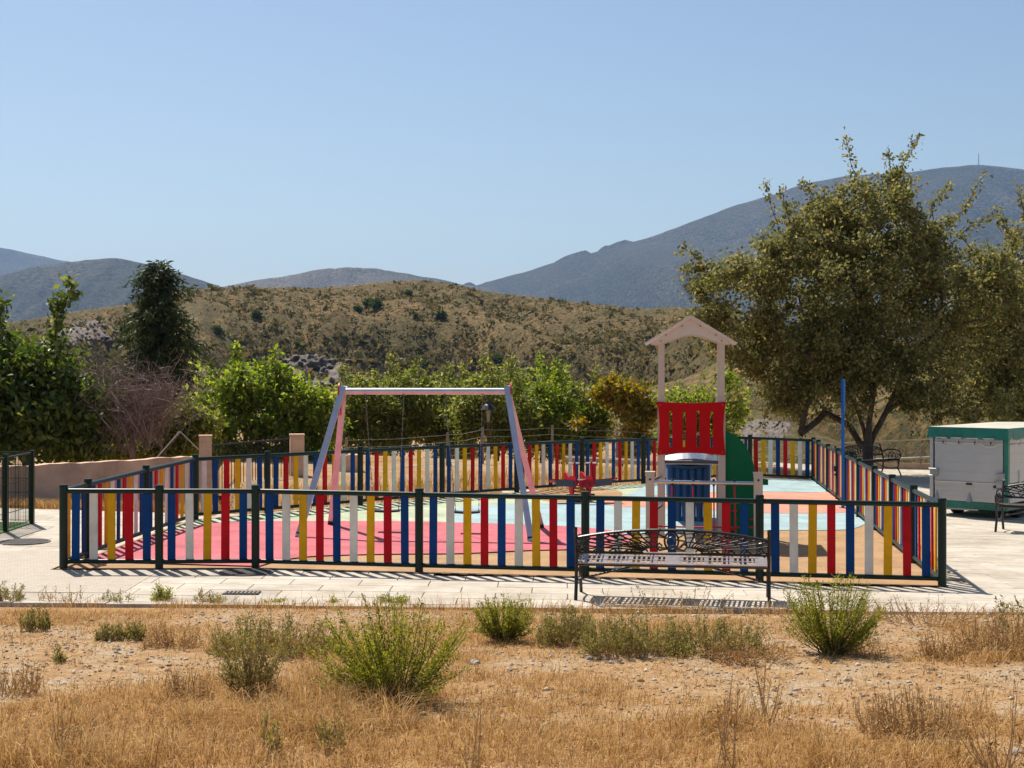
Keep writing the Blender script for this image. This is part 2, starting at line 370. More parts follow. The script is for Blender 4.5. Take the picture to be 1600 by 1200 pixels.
# fence posts (plan positions from the survey of the place)
FP = {'F0': (-5.47, 17.82), 'F1': (-4.32, 17.89), 'F2': (-3.16, 18.0), 'F3': (-1.13, 17.77), 'F4': (.88, 17.54), 'F5': (2.93, 17.29), 'F6': (5.01, 17.02),
      'L1': (-5.40, 18.61), 'L2': (-5.18, 20.68), 'L3': (-4.93, 22.76), 'B1': (-3.97, 23.72), 'B2': (-2.62, 25.23), 'B3': (-1.28, 26.76), 'B4': (.09, 28.28),
      'B5': (1.43, 29.83), 'B6': (2.82, 31.36), 'B7': (4.21, 32.87), 'B8': (5.6, 34.38), 'R9': (7.07, 34.28), 'R8': (6.90, 32.9), 'R7': (6.64, 30.7),
      'R6': (6.42, 28.8), 'R5': (6.22, 27.2), 'R4': (5.96, 25.1), 'R3': (5.72, 23.05), 'R2': (5.47, 21.02), 'R1': (5.23, 19.02)}
play = [FP['F0'], FP['F2'], FP['F6'], FP['R9'], FP['B8'], FP['L3']]
def inset(poly, s): 
    c = np.mean(np.array(poly), 0); return [tuple(c+(np.array(p)-c)*s) for p in poly]
def kerb_y(x): return KY0+(x+9)/18*(KY1-KY0)
pave_poly = [(-22, kerb_y(-22)), (22, kerb_y(22)), (24, 41.5), (7.3, 41.5), (7.4, 34.4), (5.6, 34.6), (-4.95, 23.0), (-5.6, 23.6), (-7.2, 24.1), (-22, 24.4)]
pavement = struct('pavement', sheet(pave_poly, 0.0, .5), M['joint'])
soft_outer = inset(play, 1.012)
rub = struct('rubber_surface', sheet(soft_outer, .050, .5), M['ochre'])
def patch(name, pts, m, off, sm=True):
    P = [gp(u, v) for (u, v) in pts]; P = [(p.x, p.y) for p in P]
    if sm: P = smooth_poly(P, 6)
    # clip to playground polygon
    poly = [np.array(p) for p in P]; clip = [np.array(p) for p in inset(play, .996)]
    cc = np.mean(clip, 0)
    for i in range(len(clip)):
        a, b = clip[i], clip[(i+1) % len(clip)]; nrm = np.array([-(b-a)[1], (b-a)[0]])
        if nrm.dot(cc-a) < 0: nrm = -nrm
        out = []
        for j in range(len(poly)):
            p, q = poly[j], poly[(j+1) % len(poly)]; dp, dq = nrm.dot(p-a), nrm.dot(q-a)
            if dp >= 0: out.append(p)
            if dp*dq < 0: out.append(p+(q-p)*dp/(dp-dq))
        poly = out
    if len(poly) >= 3: return tag(link(name, sheet([tuple(p) for p in poly], off, .5), m, rub))
patch('green_area', [(200, 860), (200, 800), (420, 795), (700, 770), (1005, 752), (1030, 770), (1000, 785), (870, 792), (720, 800), (715, 840), (500, 850), (330, 850)], M['mint'], .054, False)
patch('orange_circle', [(818, 776), (850, 768), (900, 766), (950, 768), (972, 774), (960, 783), (900, 789), (850, 787)], M['ochre'], .058)
patch('blue_area', [(708, 800), (780, 793), (870, 791), (960, 790), (1010, 795), (1120, 800), (1200, 806), (1330, 804), (1360, 812), (1330, 832), (1220, 834), (1100, 838), (985, 842), (890, 840), (780, 836), (712, 834)], M['sky'], .058)
patch('coral_area', [(940, 789), (1000, 783), (1060, 774), (1180, 771), (1290, 771), (1345, 790), (1330, 805), (1200, 807), (1100, 801), (1020, 797), (970, 797)], M['coral'], .062)
patch('blue_back_area', [(985, 783), (1000, 768), (1060, 752), (1172, 740), (1280, 748), (1300, 772), (1180, 773), (1060, 776)], M['sky'], .066)
patch('pink_area', [(100, 900), (150, 868), (225, 846), (275, 836), (320, 826), (370, 822), (450, 820.5), (640, 821), (720, 823), (820, 826), (900, 830), (960, 836), (985, 847), (970, 858), (900, 865), (830, 867), (720, 872), (610, 873), (500, 876), (440, 883), (390, 897), (330, 915), (200, 915)], M['pink'], .066)
# white concrete kerb round the rubber
# paving slabs: the 300 that show largest one by one, the rest joined
SL, SW, ST = .80, .40, .034
def inside(poly, x, y):
    c = False; n = len(poly)
    for i in range(n):
        (x1, y1), (x2, y2) = poly[i], poly[(i+1) % n]
        if (y1 > y) != (y2 > y) and x < (x2-x1)*(y-y1)/(y2-y1)+x1: c = not c
    return c
ang = math.atan2(KY1-KY0, 18); ca, sa = math.cos(ang), math.sin(ang)
slabs = []
org = np.array((-9, KY0+.17))
for r in range(0, 66):
    for c in range(-8, 36):
        lx = (c+(.5 if r % 2 else 0))*SL; ly = (r+.5)*SW
        x = org[0]+lx*ca-ly*sa; y = org[1]+lx*sa+ly*ca
        if abs(x) > .36*y+.9 or not inside(pave_poly, x, y): continue
        pw = inset(play, 1.0)
        corners = [(x+dx*ca-dy*sa, y+dx*sa+dy*ca) for dx in (-.4, .4) for dy in (-.2, .2)]
        if inside(play, x, y) or sum(inside(inset(play, 1.012), *q) for q in corners) == 4: continue
        if x < -4.8 and 16.5 < y < 19.0: continue            # small rough setts at the left
        if y > 23.6 and x < 0: continue
        slabs.append((y*y*(1+.3*(abs(x) > .345*y)), x, y))
slabs.sort()
def slab_mesh():
    bm = bmesh.new(); bmesh.ops.create_cube(bm, size=1)
    for v in bm.verts: v.co = Vector((v.co.x*(SL-.008), v.co.y*(SW-.008), v.co.z*ST))
    bmesh.ops.bevel(bm, geom=[e for e in bm.edges if all(v.co.z > 0 for v in e.verts)], offset=.004, segments=1, affect='EDGES')
    me = bpy.data.meshes.new('slab'); bm.to_mesh(me); bm.free(); return me
def stain(m, scale, lo, hi):
    nt = m.node_tree; p = nt.nodes['Principled BSDF']; src = p.inputs['Base Color'].links[0].from_socket
    g = nt.nodes.new('ShaderNodeNewGeometry'); n = nt.nodes.new('ShaderNodeTexNoise'); n.inputs['Scale'].default_value = scale; n.inputs['Detail'].default_value = 7; n.inputs['Roughness'].default_value = .68
    nt.links.new(g.outputs['Position'], n.inputs['Vector']); r = ramp(nt, n.outputs['Fac'], [(.32, lo), (.55, (1, 1, 1)), (.75, hi)])
    mx = nt.nodes.new('ShaderNodeMix'); mx.data_type = 'RGBA'; mx.blend_type = 'MULTIPLY'; mx.inputs[0].default_value = 1
    nt.links.new(src, mx.inputs[6]); nt.links.new(r.outputs[0], mx.inputs[7]); nt.links.new(mx.outputs[2], p.inputs['Base Color'])
stain(M['slab'], .9, (.72, .68, .62), (1.08, 1.06, 1.04)); stain(M['kerb'], 1.5, (.6, .55, .5), (1.05, 1.03, 1.0)); stain(M['plaster'], 1.2, (.66, .62, .58), (1.08, 1.05, 1.02))
for c_ in ('ochre', 'pink', 'mint', 'sky', 'coral'): stain(M[c_], 2.2, (.78, .76, .73), (1.06, 1.05, 1.04))
for c_ in 'bwyr': stain(M['slat_'+c_], 3.5, (.80, .80, .80), (1.12, 1.12, 1.12))
sm_ = slab_mesh(); sm_.materials.append(M['slab'])
def slope_rot(x, y, jit=.0015):
    dzx = float(gz(x+.3, y)-gz(x-.3, y))/.6+RNG.normal(0, jit); dzy = float(gz(x, y+.3)-gz(x, y-.3))/.6+RNG.normal(0, jit)
    n = Vector((-dzx, -dzy, 1)).normalized(); xa = Vector((ca, sa, dzx*ca+dzy*sa)).normalized(); ya = n.cross(xa).normalized(); xa = ya.cross(n)
    return Matrix((xa, ya, n)).transposed()
restv = []; restf = []
base_v = [v.co.copy() for v in sm_.vertices]; base_f = [tuple(p.vertices) for p in sm_.polygons]
for k, (_, x, y) in enumerate(slabs):
    R = slope_rot(x, y); z = float(gz(x, y))+.021+RNG.normal(0, .0012)
    if k < 300:
        o = link('slab', sm_, None, pavement); o.matrix_local = Matrix.Translation((x, y, z)) @ R.to_4x4()
    else:
        o_ = len(restv); restv += [tuple(R @ v+Vector((x, y, z))) for v in base_v]; restf += [tuple(o_+i for i in f) for f in base_f]
if restv:
    me = bpy.data.meshes.new('slabs'); me.from_pydata(restv, [], restf)
    tag(link('slabs', me, M['slab'], pavement), kind='stuff')
# kerb stones along the edge of the paving
kb = MB(); kb.box((0, 0, 0), (.992, .16, .16)); km = kb.mesh('kerb_stone'); km.materials.append(M['kerb'])
for i in range(-11, 12):
    x = i*1.0+.2; y = kerb_y(x)+.06; o = link('kerb_stone', km, None, pavement); o.matrix_local = Matrix.Translation((x, y, float(gz(x, y))-.036+RNG.normal(0, .003))) @ Matrix.Rotation(ang+RNG.normal(0, .004), 4, 'Z')
# rough setts at the left
def sett_mat():
    m, nt, p = nm('rough_setts'); tc = nt.nodes.new('ShaderNodeTexCoord'); b = nt.nodes.new('ShaderNodeTexBrick')
    b.inputs['Scale'].default_value = 4.2; b.inputs['Mortar Size'].default_value = .018; b.inputs['Color1'].default_value = (.47, .40, .31, 1); b.inputs['Color2'].default_value = (.41, .345, .265, 1); b.inputs['Mortar'].default_value = (.31, .255, .195, 1)
    nt.links.new(tc.outputs['Object'], b.inputs['Vector']); nt.links.new(b.outputs['Color'], p.inputs['Base Color']); p.inputs['Roughness'].default_value = .85
    n = tex(nt, 11, 3); bp = nt.nodes.new('ShaderNodeBump'); bp.inputs['Strength'].default_value = .8; bp.inputs['Distance'].default_value = .03
    nt.links.new(n.outputs['Fac'], bp.inputs['Height']); nt.links.new(bp.outputs[0], p.inputs['Normal']); return m
link('sett_area', sheet([(-10, 16.3), (-4.3, 16.12), (-4.28, 17.75), (-5.6, 17.72), (-5.53, 19.25), (-10, 19.3)], .0425, .5), sett_mat(), pavement)

# ------------------------------------------------------------------ playground fence
fence = thing('playground_fence', 'dark green tube fence with red, yellow, white and blue slats around the playground', 'fence', (0, 17.5, 0))
FO = Vector((0, 17.5, 0))
pm = MB(); pm.lathe((0, 0, 0), [(.05, -.06), (.05, .985), (.053, .986), (.053, 1.008), (.046, 1.02)], 14); post_me = pm.mesh('post', True); post_me.materials.append(M['green_paint'])
slat_me = {}
for c in 'bwyr':
    s_ = MB(); bm = bmesh.new(); bmesh.ops.create_cube(bm, size=1)
    for v in bm.verts: v.co = Vector((v.co.x*.098, v.co.y*.022, v.co.z*.86))
    bmesh.ops.bevel(bm, geom=[e for e in bm.edges if abs(e.verts[0].co.z-e.verts[1].co.z) > .5], offset=.006, segments=2, affect='EDGES')
    me = bpy.data.meshes.new('slat'); bm.to_mesh(me); bm.free(); me.materials.append(M['slat_'+c]); slat_me[c] = me
def P3(n, h=0): x, y = FP[n]; return Vector((x, y, float(gz(x, y))+.045+h))-FO
for n in FP: link('post', post_me, None, fence, P3(n))
def panel(a, b, cols, parent=fence, trim=.0):
    A, B = P3(a), P3(b); t = (B-A).normalized(); A = A+t*trim; B = B-t*trim
    up = Vector((0, 0, 1)); e = .045
    rt = MB(); rt.tube([A+up*.945+t*e, B+up*.945-t*e], .031, 12); part('top_rail', rt, M['green_paint'], parent, True)
    rb = MB(); rb.tube([A+up*.085+t*e, B+up*.085-t*e], .028, 12); part('bottom_rail', rb, M['green_paint'], parent, True)
    n = len(cols); az = math.atan2((B-A).y, (B-A).x)
    for i, c in enumerate(cols):
        p = A+(B-A)*((i+.5)/n*.93+.035)+up*.515
        o = link('slat', slat_me[c], None, parent); o.location = p+Vector((0, 0, RNG.normal(0, .002))); o.rotation_euler = (RNG.normal(0, .004), RNG.normal(0, .004), az+RNG.normal(0, .02)); o.scale = (1+RNG.normal(0, .025), 1, 1)
S9 = 'bwyrbwyrb'; T9 = 'brywbrywb'
panel('F0', 'F1', 'bwyrb'); panel('F1', 'F2', 'bwyrb')
for a, b in (('F2', 'F3'), ('F3', 'F4'), ('F4', 'F5'), ('F5', 'F6')): panel(a, b, S9)
panel('F0', 'L1', 'ywb'); panel('L1', 'L2', T9); panel('L2', 'L3', T9); panel('L3', 'B1', 'wbrywb'); panel('B1', 'B2', T9); panel('B2', 'B3', T9); panel('B3', 'B4', S9)
for a, b in (('B4', 'B5'), ('B5', 'B6'), ('B6', 'B7'), ('B7', 'B8')): panel(a, b, T9)
panel('B8', 'R9', 'rywbrywb')
panel('R9', 'R8', 'brywb'); panel('R8', 'R7', T9); panel('R7', 'R6', T9); panel('R5', 'R4', T9); panel('R4', 'R3', T9); panel('R3', 'R2', T9); panel('R2', 'R1', T9); panel('R1', 'F6', 'brywbryw')
# gate between R6 and R5: its own frame, slats and latch
A, B = P3('R6'), P3('R5'); t = (B-A).normalized(); up = Vector((0, 0, 1)); ga = A+t*.11; gb = B-t*.11
g = MB(); g.tube([ga+up*.04, ga+up*.99], .03, 10); g.tube([gb+up*.04, gb+up*.99], .03, 10); g.tube([ga+up*.945, gb+up*.945], .027, 10); g.tube([ga+up*.085, gb+up*.085], .027, 10)
gate = part('gate', g, M['green_paint'], fence, True); gate['label'] = 'small slatted gate with a black latch'
for i, c in enumerate('brywbry'):
    o = link('slat', slat_me[c], None, gate); o.location = ga+(gb-ga)*((i+.7)/7.4)+up*.515; o.rotation_euler = (0, 0, math.atan2(t.y, t.x))
l = MB(); l.box(ga-t*.05+up*.62+Vector((-.05, 0, 0)), (.07, .12, .10)); l.box(ga-t*.05+up*.50+Vector((-.06, 0, 0)), (.03, .10, .03)); part('latch', l, M['black'], gate)

# ------------------------------------------------------------------ swing set
def swing():
    o = gp(655, 838); root = thing('swing_set', 'aluminium two-seat swing with leaning A-frame legs on pink rubber', 'swing', o)
    W = lambda p: Vector(p)-o
    up = Vector((0, 0, .06))
    lf, lb, rf, rb = [gp(*q)+up for q in ((466, 846), (517, 826), (830, 853), (846, 831))]
    d1 = (lf.y+lb.y)/2+.1; d2 = (rf.y+rb.y)/2+.1
    ta = at(537, 604, d1); tb = at(792, 604, d2); zt = (ta.z+tb.z)/2; ta.z = tb.z = zt
    for foot, top, sgn in ((lf, ta, -1), (lb, ta, 1), (rf, tb, -1), (rb, tb, 1)):
        m = MB(); tp = top+Vector((0, sgn*.07, 0)); m.bar(W(foot), W(tp), .088, .07, (0, 1, 0)); part('leg', m, M['alu'], root)
        f = MB(); f.bar(W(foot)-Vector((0, 0, .03)), W(foot+(tp-foot)*.03), .094, .076, (0, 1, 0)); part('foot', f, M['black'], root)
    m = MB(); m.tube([W(ta+Vector((.03, 0, -.07))), W(tb+Vector((-.03, 0, -.07)))], .048, 16); part('beam', m, M['alu'], root, True)
    for top, s in ((ta, -1), (tb, 1)):
        m = MB(); pts = []
        for k in range(13):
            th = math.pi*k/12; pts.append((math.cos(th)*.15, math.sin(th)*.13+.0))
        poly = pts+[(-.19, -.34), (-.13, -.36), (0, -.05), (.13, -.36), (.19, -.34)]
        Mx = Matrix.Translation(W(top)+Vector((s*.06, 0, -.07))) @ Matrix(((0, 0, 1, 0), (1, 0, 0, 0), (0, 1, 0, 0), (0, 0, 0, 1)))
        m.prism(poly, Mx, .02); cp = part('corner_plate', m, M['redcap'], root)
        for bx, bz in ((.1, -.2), (-.1, -.2), (0, .02)):
            b = MB(); b.tube([W(top)+Vector((s*.05, bx, -.07+bz)), W(top)+Vector((s*.085, bx, -.07+bz))], .016, 6); part('bolt', b, M['black'], cp)
    dm = (d1+d2)/2
    for (c0, c1, s0, s1, vs) in ((571, 631, 584, 623, 796), (695, 754, 712, 748, 798)):
        ends = []
        for cu, su in ((c0, s0), (c1, s1)):
            fr = (cu-537)/(792-537); d = d1+(d2-d1)*fr
            top = at(cu, 621, d); top.z = zt-.13; bot = at(su, vs, d-.02); ends.append(bot)
            m = MB(); n = 46
            for k in range(n):
                a = top+(bot-top)*(k/n); b = top+(bot-top)*((k+1.15)/n)
                if k % 2: m.bar(W(a), W(b), .013, .005, (0, 1, 0))
                else: m.bar(W(a), W(b), .005, .013, (0, 1, 0))
            m.box(W(top)+Vector((0, 0, .05)), (.035, .05, .10)); part('chain', m, M['chain'], root)
        a, b = ends; m = MB(); n = 9; vs_ = []
        for k in range(n+1):
            s = k/n; p = a+(b-a)*(s*1.12-.06); sag = -.012*math.sin(math.pi*s)
            for yy in (-.09, .09):
                for zz in (0, -.028): vs_.append(W(p)+Vector((0, yy, sag+zz)))
        fs = []
        for k in range(n):
            i = k*4; fs += [(i, i+2, i+6, i+4), (i+1, i+5, i+7, i+3), (i, i+4, i+5, i+1), (i+2, i+3, i+7, i+6)]
        fs += [(0, 1, 3, 2), (n*4, n*4+2, n*4+3, n*4+1)]; m.add(vs_, fs); part('seat', m, M['black'], root)
swing()

# ------------------------------------------------------------------ play tower
def tower():
    o = Vector((2.70, 21.6, 0)); o.z = float(gz(o.x, o.y))+.06
    root = thing('play_tower', 'play tower with pale gabled roof, red slotted panel and green side', 'play tower', o, -math.atan2(o.x, o.y)*.9)
    k = 21.5/FPX; X = lambda u: (u-800)*k-o.x; Z = lambda v: CAMZ-(v-YH)*k-o.z
    xl, xr = X(1034.5), X(1128.5); yf, yb = -.1, .85
    zc = Z(622)
    for x in (xl, xr):
        for y in (yf, yb):
            m = MB(); m.box((x, y, zc/2), (.105, .105, zc)); m.box((x, y, zc+.008), (.118, .118, .02)); part('post', m, M['beige'], root)
            m = MB(); m.box((x, y, (zc+Z(532))/2), (.085, .085, Z(532)-zc)); part('roof_post', m, M['beige'], root)
    # gable panels with an arched lower edge
    gx0, gx1, gt, ge = X(1009), X(1152), Z(495), Z(537); cx = (gx0+gx1)/2
    arch = []
    for i in range(17):
        s = i/16; x = xl-.05+(xr-xl+.1)*s; arch.append((x, ge-.01+(Z(522)-Z(537))*math.sin(math.pi*s)**1.5))
    poly = [(gx0+.06, ge), (cx, gt-.02), (gx1-.06, ge)]+arch[::-1]
    for y in (yf-.06, yb+.06):
        Mx = Matrix.Translation((0, y, 0)) @ Matrix(((1, 0, 0, 0), (0, 0, -1, 0), (0, 1, 0, 0), (0, 0, 0, 1)))
        m = MB(); m.prism(poly, Mx, .022); gp_ = part('gable', m, M['roofp'], root)
        if y < 0:
            for (u, v) in ((1034, 533), (1128, 533), (1042, 523.5), (1119, 523.5), (1067, 509.5), (1095, 509.5)):
                b = MB(); b.tube([(X(u), y-.02, Z(v)), (X(u), y+.01, Z(v))], .013, 6); part('bolt', b, M['greypost'], gp_)
    for s in (-1, 1):
        a = Vector((cx, 0, gt)); b = Vector(((gx0 if s < 0 else gx1), 0, ge-.012)); dv = (b-a)
        m = MB(); mid = (a+b)/2; rot = Matrix.Rotation(-math.atan2(dv.z, dv.x), 3, 'Y')
        m.box((mid.x, (yf+yb)/2, mid.z+.012), (dv.length, yb-yf+.36, .02), rot); part('roof_panel', m, M['roofp'], root)
    # red slotted panels (front and back)
    for y, vis in ((yf-.075, True),):
        px0, px1, pz0, pz1 = X(1028.5), X(1134.5), Z(711), Z(627.5)
        pts = []
        def edge(a, b, bow, n=10):
            a = Vector(a); b = Vector(b); d = (b-a); nn = Vector((-d.y, d.x)).normalized()
            return [tuple(a+d*(i/n)+nn*bow*math.sin(math.pi*i/n)) for i in range(n)]
        outer = edge((px0, pz0), (px1, pz0), .035)+edge((px1, pz0), (px1, pz1), .035)+edge((px1, pz1), (px0, pz1), .02)+edge((px0, pz1), (px0, pz0), .035)
        slots = [X(u) for u in (1049.5, 1070.5, 1091.5, 1112.5)]; sz0, sz1, sw = Z(698), Z(642), .02
        # build the panel from vertical strips so that the slots are real openings
        def lim(x):
            lo, hi = [], []
            n = len(outer)
            for i in range(n):
                (x1, z1), (x2, z2) = outer[i], outer[(i+1) % n]
                if (x1-x)*(x2-x) <= 0 and abs(x1-x2) > 1e-9:
                    lo.append(z1+(z2-z1)*(x-x1)/(x2-x1))
            return min(lo), max(lo)
        cuts = [px0+.036]; 
        for s in slots: cuts += [s-sw, s+sw]
        cuts += [px1-.036]; m = MB(); th = .02
        def strip(xa, xb, za0, za1, zb0, zb1):
            vs = [(xa, y-th/2, za0), (xb, y-th/2, zb0), (xb, y-th/2, zb1), (xa, y-th/2, za1)]; vs += [(p[0], y+th/2, p[2]) for p in vs]
            m.add(vs, [(0, 1, 2, 3), (7, 6, 5, 4), (0, 4, 5, 1), (3, 2, 6, 7), (0, 3, 7, 4), (1, 5, 6, 2)])
        for i in range(0, len(cuts), 2):
            n = 4
            for j in range(n):
                xa = cuts[i]+(cuts[i+1]-cuts[i])*j/n; xb = cuts[i]+(cuts[i+1]-cuts[i])*(j+1)/n; la, ha = lim(xa); lb, hb = lim(xb); strip(xa, xb, la, ha, lb, hb)
        for s in slots:
            la, ha = lim(s-sw); lb, hb = lim(s+sw); strip(s-sw, s+sw, la, sz0, lb, sz0); strip(s-sw, s+sw, sz1, ha, sz1, hb)
        # flared corner ears
        for cx_, sx in ((px0+.036, -1), (px1-.036, 1)):
            n = 8
            for j in range(n):
                za = pz0+(pz1-pz0)*j/n; zb = pz0+(pz1-pz0)*(j+1)/n
                fa = .036*abs(2*j/n-1)**1.6; fb = .036*abs(2*(j+1)/n-1)**1.6
                l0, h0 = lim(cx_); za = min(max(za, l0), h0); zb = min(max(zb, l0), h0)
                vs = [(cx_, y-th/2, za), (cx_+sx*fa, y-th/2, za), (cx_+sx*fb, y-th/2, zb), (cx_, y-th/2, zb)]; vs += [(p[0], y+th/2, p[2]) for p in vs]
                m.add(vs, [(0, 1, 2, 3), (7, 6, 5, 4), (0, 4, 5, 1), (3, 2, 6, 7), (0, 3, 7, 4), (1, 5, 6, 2)])
        rp = part('red_panel', m, M['redpanel'], root)
        if vis:
            for x in (px0+.045, px1-.045):
                for z in (pz0+.05, pz1-.045):
                    b = MB(); b.tube([(x, y-.024, z), (x, y+.0, z)], .018, 8); part('bolt', b, M['redcap'], rp)
    # deck and its steel edge
    m = MB(); m.box(((xl+xr)/2, (yf+yb)/2, Z(722)), (xr-xl-.1, yb-yf+.1, .04)); part('deck', m, M['grey_panel'], root)
    m = MB(); m.bar((xl+.05, yf+.03, Z(722)-.02), (xr-.05, yf+.03, Z(722)-.02), .03, .03); part('deck_rail', m, M['steel'], root)
    m = MB(); n = 9; 
    for i in range(n):
        a = i/n; b = (i+1)/n
        za = Z(714)-.03+.05*math.sin(math.pi*a); zb = Z(714)-.03+.05*math.sin(math.pi*b)
        xa = xl+.06+(xr-xl-.12)*a; xb = xl+.06+(xr-xl-.12)*b
        vs = [(xa, yf+.12, za-.05), (xb, yf+.12, zb-.05), (xb, yf+.3, zb+.03), (xa, yf+.3, za+.03)]; m.add(vs, [(0, 1, 2, 3)])
    m.box(((xl+xr)/2, yf+.31, Z(714)-.05), (xr-xl-.12, .012, .1))
    part('steel_lip', m, M['steel'], root)
    # blue trough slide running down behind
    path = []
    for i in range(15):
        s = i/14; y = yb-.45+2.6*s; z = Z(724)+(-.88*(s**1.15))+.10*max(0, s-.82)/.18*.7; path.append((y, z))
    m = MB(); w = (xr-xl)*.37; sec = [(-w, .34), (-w-.025, .36), (-w-.025, .0), (-w*.86, -.07), (-w*.5, -.105), (0, -.115), (w*.5, -.105), (w*.86, -.07), (w+.025, 0), (w+.025, .36), (w, .34), (w*.95, .05), (w*.5, -.06), (0, -.075), (-w*.5, -.06), (-w*.95, .05)]
    vs = []; ns = len(sec); mx = (xl+xr)/2-.03
    for (y, z) in path: vs += [(mx+p[0], y, z+p[1]*(1.0)) for p in sec]
    fs = [(i*ns+j, i*ns+(j+1) % ns, (i+1)*ns+(j+1) % ns, (i+1)*ns+j) for i in range(len(path)-1) for j in range(ns)]+[tuple(range(ns)), tuple((len(path)-1)*ns+j for j in range(ns))[::-1]]
    m.add(vs, fs); part('slide', m, M['blueslide'], root, True)
    m = MB()
    for i in range(6):
        x0 = X(1044)+(X(1112)-X(1044))*i/6; x1 = X(1044)+(X(1112)-X(1044))*(i+1)/6; n = 5
        for j in range(n):
            a = j/n; b = (j+1)/n; f = lambda t: .035*math.sin(math.pi*t)
            vs = [(x0+(x1-x0)*a, yb-.34-f(a), Z(722)), (x0+(x1-x0)*b, yb-.34-f(b), Z(722)), (x0+(x1-x0)*b*.97+.004, yb-.30-f(b), Z(822)), (x0+(x1-x0)*a*.97+.004, yb-.30-f(a), Z(822))]
            vs += [(p[0], p[1]+.02, p[2]) for p in vs]
            m.add(vs, [(0, 1, 2, 3), (7, 6, 5, 4), (0, 4, 5, 1), (3, 2, 6, 7)])
    part('ribbed_blue_panel', m, M['blueslide'], root, False)
    # green side panel with a quarter-round top
    poly = [(X(1130), Z(850)), (X(1130), Z(672))]
    for (u, v) in ((1137, 674), (1148, 679), (1158, 687), (1166, 697), (1172, 708), (1177, 722), (1180, 735), (1183, 742), (1190, 746), (1200, 749)): poly.append((X(u), Z(v)))
    poly += [(X(1200), Z(757)), (X(1191), Z(757)), (X(1191), Z(850))]
    Mx = Matrix.Translation((0, yf+.02, 0)) @ Matrix(((1, 0, 0, 0), (0, 0, -1, 0), (0, 1, 0, 0), (0, 0, 0, 1)))
    m = MB(); m.prism(poly, Mx, .025); gpn = part('green_panel', m, M['greenpanel'], root)
    for (u, v) in ((1161, 780), (1176, 810), (1148, 797), (1143, 826)):
        b = MB(); b.box((X(u), yf-.02, Z(v)), (.09, .05, .022)); part('foothold', b, M['redcap'], gpn)
    # low rope frame in front
    kf = 20.45/FPX; XF = lambda u: (u-800)*kf-o.x; ZF = lambda v: CAMZ-(v-YH)*kf-o.z; y = 20.45-o.y; z0 = float(gz(2.5, 20.45))+.05-o.z
    for u in (1030.5, 1198):
        m = MB(); zt = ZF(739); m.box((XF(u), y, (zt+z0)/2), (.12, .12, zt-z0)); m.box((XF(u), y, zt+.006), (.14, .14, .022)); m.box((XF(u), y, zt-.035), (.132, .132, .016)); pp = part('short_post', m, M['beige'], root)
        b = MB(); b.tube([(XF(u), y-.075, zt-.09), (XF(u), y-.05, zt-.09)], .016, 8); part('bolt', b, M['black'], pp)
    m = MB(); m.tube([(XF(1030), y, ZF(753)), (XF(1198), y, ZF(755))], .028, 12); rail = part('top_rail', m, M['steel'], root, True)
    us = (1065, 1097.5, 1129.5, 1161.5)
    for i, u in enumerate(us):
        b = MB()
        for s in (1, -1): b.lathe((XF(u), y, ZF(754)+s*.038-.012), [(.005, -.004), (.017, .002), (.02, .012), (.015, .024), (.005, .028)], 8)
        part('clamp', b, M['black'], rail)
        b = MB(); b.tube([(XF(u), y, ZF(758)), (XF(u)+.01*(i-1.5), y+.03, ZF(824)), (XF(u)+.02*(i-1.5), y+.12, ZF(862))], .012, 6); part('rope', b, M['rope'], root)
    for v, yy in ((824, .03), (860, .11)):
        b = MB(); b.tube([(XF(1036), y+yy*.2, ZF(v)+.01), (XF(1080), y+yy, ZF(v)), (XF(1150), y+yy, ZF(v)), (XF(1194), y+yy*.2, ZF(v)+.01)], .012, 6); part('rope', b, M['rope'], root)
    m = MB(); m.tube([(XF(1030.5), y, ZF(753)), (xl, yf, ZF(753))], .024, 10); m.tube([(XF(1036), y, ZF(800)), (xl+.02, yf, ZF(800))], .02, 10); part('side_rail', m, M['steel'], root, True)
    m = MB(); m.tube([(XF(1198), y, ZF(755)), (X(1189), yf, ZF(752))], .024, 10); part('side_rail', m, M['steel'], root, True)
tower()

